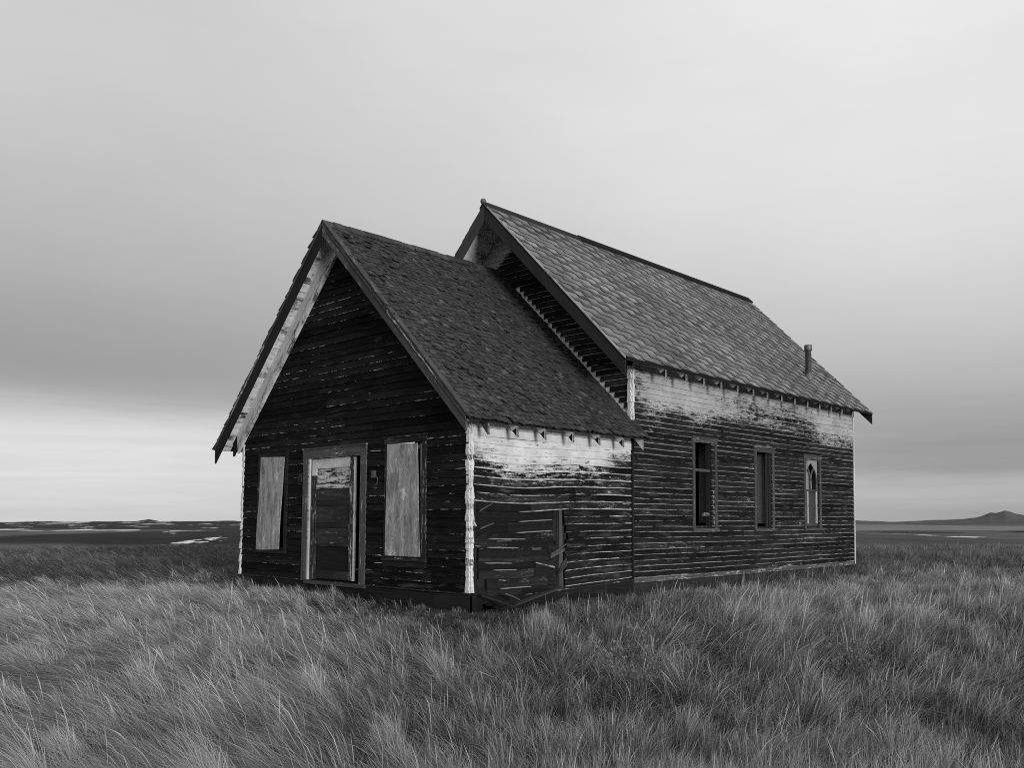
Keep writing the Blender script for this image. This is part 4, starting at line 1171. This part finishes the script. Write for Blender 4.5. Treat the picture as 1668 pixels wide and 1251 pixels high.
def weed(px, label, h, seed):
    rng2 = random.Random(seed); mb = MB()
    def tube(p, q, r0, r1, tone):
        p, q = Vector(p), Vector(q); d = (q - p).normalized(); a = d.orthogonal().normalized(); b = d.cross(a)
        A = [mb.vert(p + (a * math.cos(t) + b * math.sin(t)) * r0, (0, 0), -1, 1, tone) for t in (0, 2.1, 4.2)]
        B = [mb.vert(q + (a * math.cos(t) + b * math.sin(t)) * r1, (0, .1), -1, 1, tone) for t in (0, 2.1, 4.2)]
        for i in range(3): mb.face((A[i], A[(i + 1) % 3], B[(i + 1) % 3], B[i]))
    def branch(p, d, L, rad, depth):
        n = 4; q = Vector(p)
        for i in range(n):
            d = (d + Vector((rng2.uniform(-.3, .3), rng2.uniform(-.3, .3), rng2.uniform(-.05, .15)))).normalized()
            e = q + d * L / n; tube(q, e, rad * (1 - .15 * i), rad * (.85 - .15 * i), .8 if depth else .4); q = e
            if depth and i > 0:
                for _ in range(2): branch(q, (d + Vector((rng2.uniform(-1, 1), rng2.uniform(-1, 1), rng2.uniform(-.1, .5)))).normalized(), L * rng2.uniform(.3, .5), rad * .6, depth - 1)
        if depth == 0:
            for _ in range(3):
                o = Vector([rng2.uniform(-.012, .012) for _ in range(3)]); tube(q + o, q + o + d * .02, .006, .003, 1.6)
    for i in range(5):
        t = i * 1.26 + rng2.random(); branch((0, 0, 0), Vector((math.cos(t) * .5, math.sin(t) * .5, 1)).normalized(), h * rng2.uniform(.7, 1.1), .004, 2)
    o = mb.build('dry_weed', M_WEED)
    dep = (px[1] - 846.5) / 1444; d = (CAM.z + .42) / dep; s_ = (px[0] - 834) / 1444 * d
    x, y = CAM.x + s_ * RX + d * FX, CAM.y + s_ * RY + d * FY
    o.location = (x, y, float(height(np.array([x]), np.array([y]))[0]))
    return tag(o, label, 'weed')
weed((1035, 1135), 'tangled dark dry weed with pale seed heads, taller of the two weeds in the grass', .52, 4)
weed((1385, 1120), 'small branching dry weed among the grass in front of the pointed window side', .36, 9)
def dark_tone(x, y, s, d, r, out):
    return .35 + .6 * (fbm(x * .12, y * .12, 151) - .5) + .5 * sstep(36, 42, r) * (fbm(x * .3, y * .3, 153) - .4)
def dark_h(x, y, s, d, r, out):
    return .29 + .2 * (fbm(x * .3, y * .3, 155) - .5)
make_grass('dark_grass', ((14, 22, 600), (22, 30, 330), (30, 46, 170)), M_GRASS2, 'darker band of grass beyond the pale grass, out to the crest of the rise', dark_tone, dark_h, seed=5,
           region=lambda s, d, j: d > border(s, d) + j - .8)

# ------------------------------------------------------------------ sky and light
SUN_EL = math.radians(4)
sun_dir = Vector((.93, -.28, 0)).normalized() * math.cos(SUN_EL) + Vector((0, 0, math.sin(SUN_EL)))
world = bpy.data.worlds.new('World'); scene.world = world; world.use_nodes = True
t = world.node_tree; t.nodes.clear()
class WT(NT):
    def __init__(self, tree): self.t = tree
k = WT(t)
sky = k.n('ShaderNodeTexSky', sky_type='NISHITA', sun_disc=False, sun_elevation=SUN_EL, sun_rotation=math.atan2(sun_dir.x, sun_dir.y))
bw = k.n('ShaderNodeRGBToBW'); t.links.new(sky.outputs[0], bw.inputs[0])
gen = k.n('ShaderNodeTexCoord').outputs['Generated']
sx = k.n('ShaderNodeSeparateXYZ'); t.links.new(gen, sx.inputs[0])
X_, Y_, Z_ = sx.outputs
sR = k.math('ADD', k.math('MULTIPLY', X_, RX), k.math('MULTIPLY', Y_, RY))
sF = k.math('ADD', k.math('MULTIPLY', X_, FX), k.math('MULTIPLY', Y_, FY))
az = k.math('ARCTAN2', sR, sF)
el = k.math('ARCSINE', Z_)
eld = k.math('MULTIPLY', el, 180 / math.pi)
n1 = k.noise(k.vec(k.math('MULTIPLY', az, 1.6), k.math('MULTIPLY', el, 9.0), 2.0), 1.0, 4, 0.5)
n2 = k.noise(k.vec(k.math('MULTIPLY', az, 3.5), k.math('MULTIPLY', el, 42.0), 5.0), 1.0, 5, 0.55)
fade = k.mapr(eld, 0.0, 14.0, 1.0, 0.35)
eld2 = k.math('ADD', eld, k.math('MULTIPLY', k.math('MULTIPLY', k.math('SUBTRACT', n1, .5), 3.5), fade))
eld2 = k.math('ADD', eld2, k.math('MULTIPLY', k.math('MULTIPLY', k.math('SUBTRACT', n2, .5), 1.6), fade))
def ramp(stops):
    r = k.n('ShaderNodeValToRGB'); cr = r.color_ramp; cr.interpolation = 'B_SPLINE'
    f = k.mapr(eld2, 0.0, 45.0, 0.0, 1.0); t.links.new(f, r.inputs[0])
    for i, (e, v) in enumerate(stops):
        el_ = cr.elements[i] if i < 2 else cr.elements.new(min(1, e / 45))
        el_.position = min(1, max(0, e / 45)); c = srgb(v); el_.color = (c, c, c, 1)
    return r.outputs[0]
LEFT = ramp([(0, 206), (45, 220), (1.2, 214), (3.0, 230), (5.6, 228), (6.8, 190), (8.4, 158), (10.5, 163), (14, 178), (19, 194), (25, 208)])
RIGHT = ramp([(0, 165), (45, 243), (.9, 170), (1.9, 190), (3.0, 156), (5.0, 154), (8.0, 184), (11, 202), (15, 217), (20, 230), (27, 238)])
f = k.mapr(az, -.50, .52, 0.0, 1.0, True)
cl = k.mix(f, LEFT, RIGHT)
soft = k.mapr(k.noise(k.vec(k.math('MULTIPLY', az, 2.2), k.math('MULTIPLY', el, 5.0), 8.0), 1.0, 4, .5), .3, .7, .95, 1.05)
cl = k.math('MULTIPLY', cl, soft)
n3 = k.noise(k.vec(k.math('MULTIPLY', az, 4.0), k.math('MULTIPLY', el, 60.0), 15.0), 1.0, 6, .6, .6)
cl = k.math('MULTIPLY', cl, k.math('ADD', 1.0, k.math('MULTIPLY', k.math('SUBTRACT', n3, .5), k.mapr(eld, 3.0, 9.0, .32, .03))))
# thick overcast in front of the clear sky
tot = k.math('ADD', k.math('MULTIPLY', cl, 9.6), k.math('MULTIPLY', bw.outputs[0], .03))
bg = k.n('ShaderNodeBackground'); bg.inputs[1].default_value = .1
t.links.new(tot, bg.inputs[0])
wo = k.n('ShaderNodeOutputWorld'); t.links.new(bg.outputs[0], wo.inputs[0])

sl = bpy.data.lights.new('sun', 'SUN'); sl.energy = 2.8; sl.angle = math.radians(16); sl.color = (1, 1, 1)
so = bpy.data.objects.new('sun', sl); COL.objects.link(so)
so.rotation_euler = sun_dir.to_track_quat('Z', 'Y').to_euler()

scene.view_settings.view_transform = 'Standard'; scene.view_settings.look = 'None'
scene.view_settings.exposure = 0.0; scene.view_settings.gamma = 1.0
scene.render.engine = 'CYCLES'
scene.cycles.filter_width = 1.0
scene.cycles.max_bounces = 6; scene.cycles.diffuse_bounces = 3
scene.cycles.use_denoising = False
scene.cycles.denoiser = 'OPENIMAGEDENOISE'
scene.cycles.denoising_input_passes = 'RGB_ALBEDO_NORMAL'
scene.cycles.denoising_prefilter = 'ACCURATE'
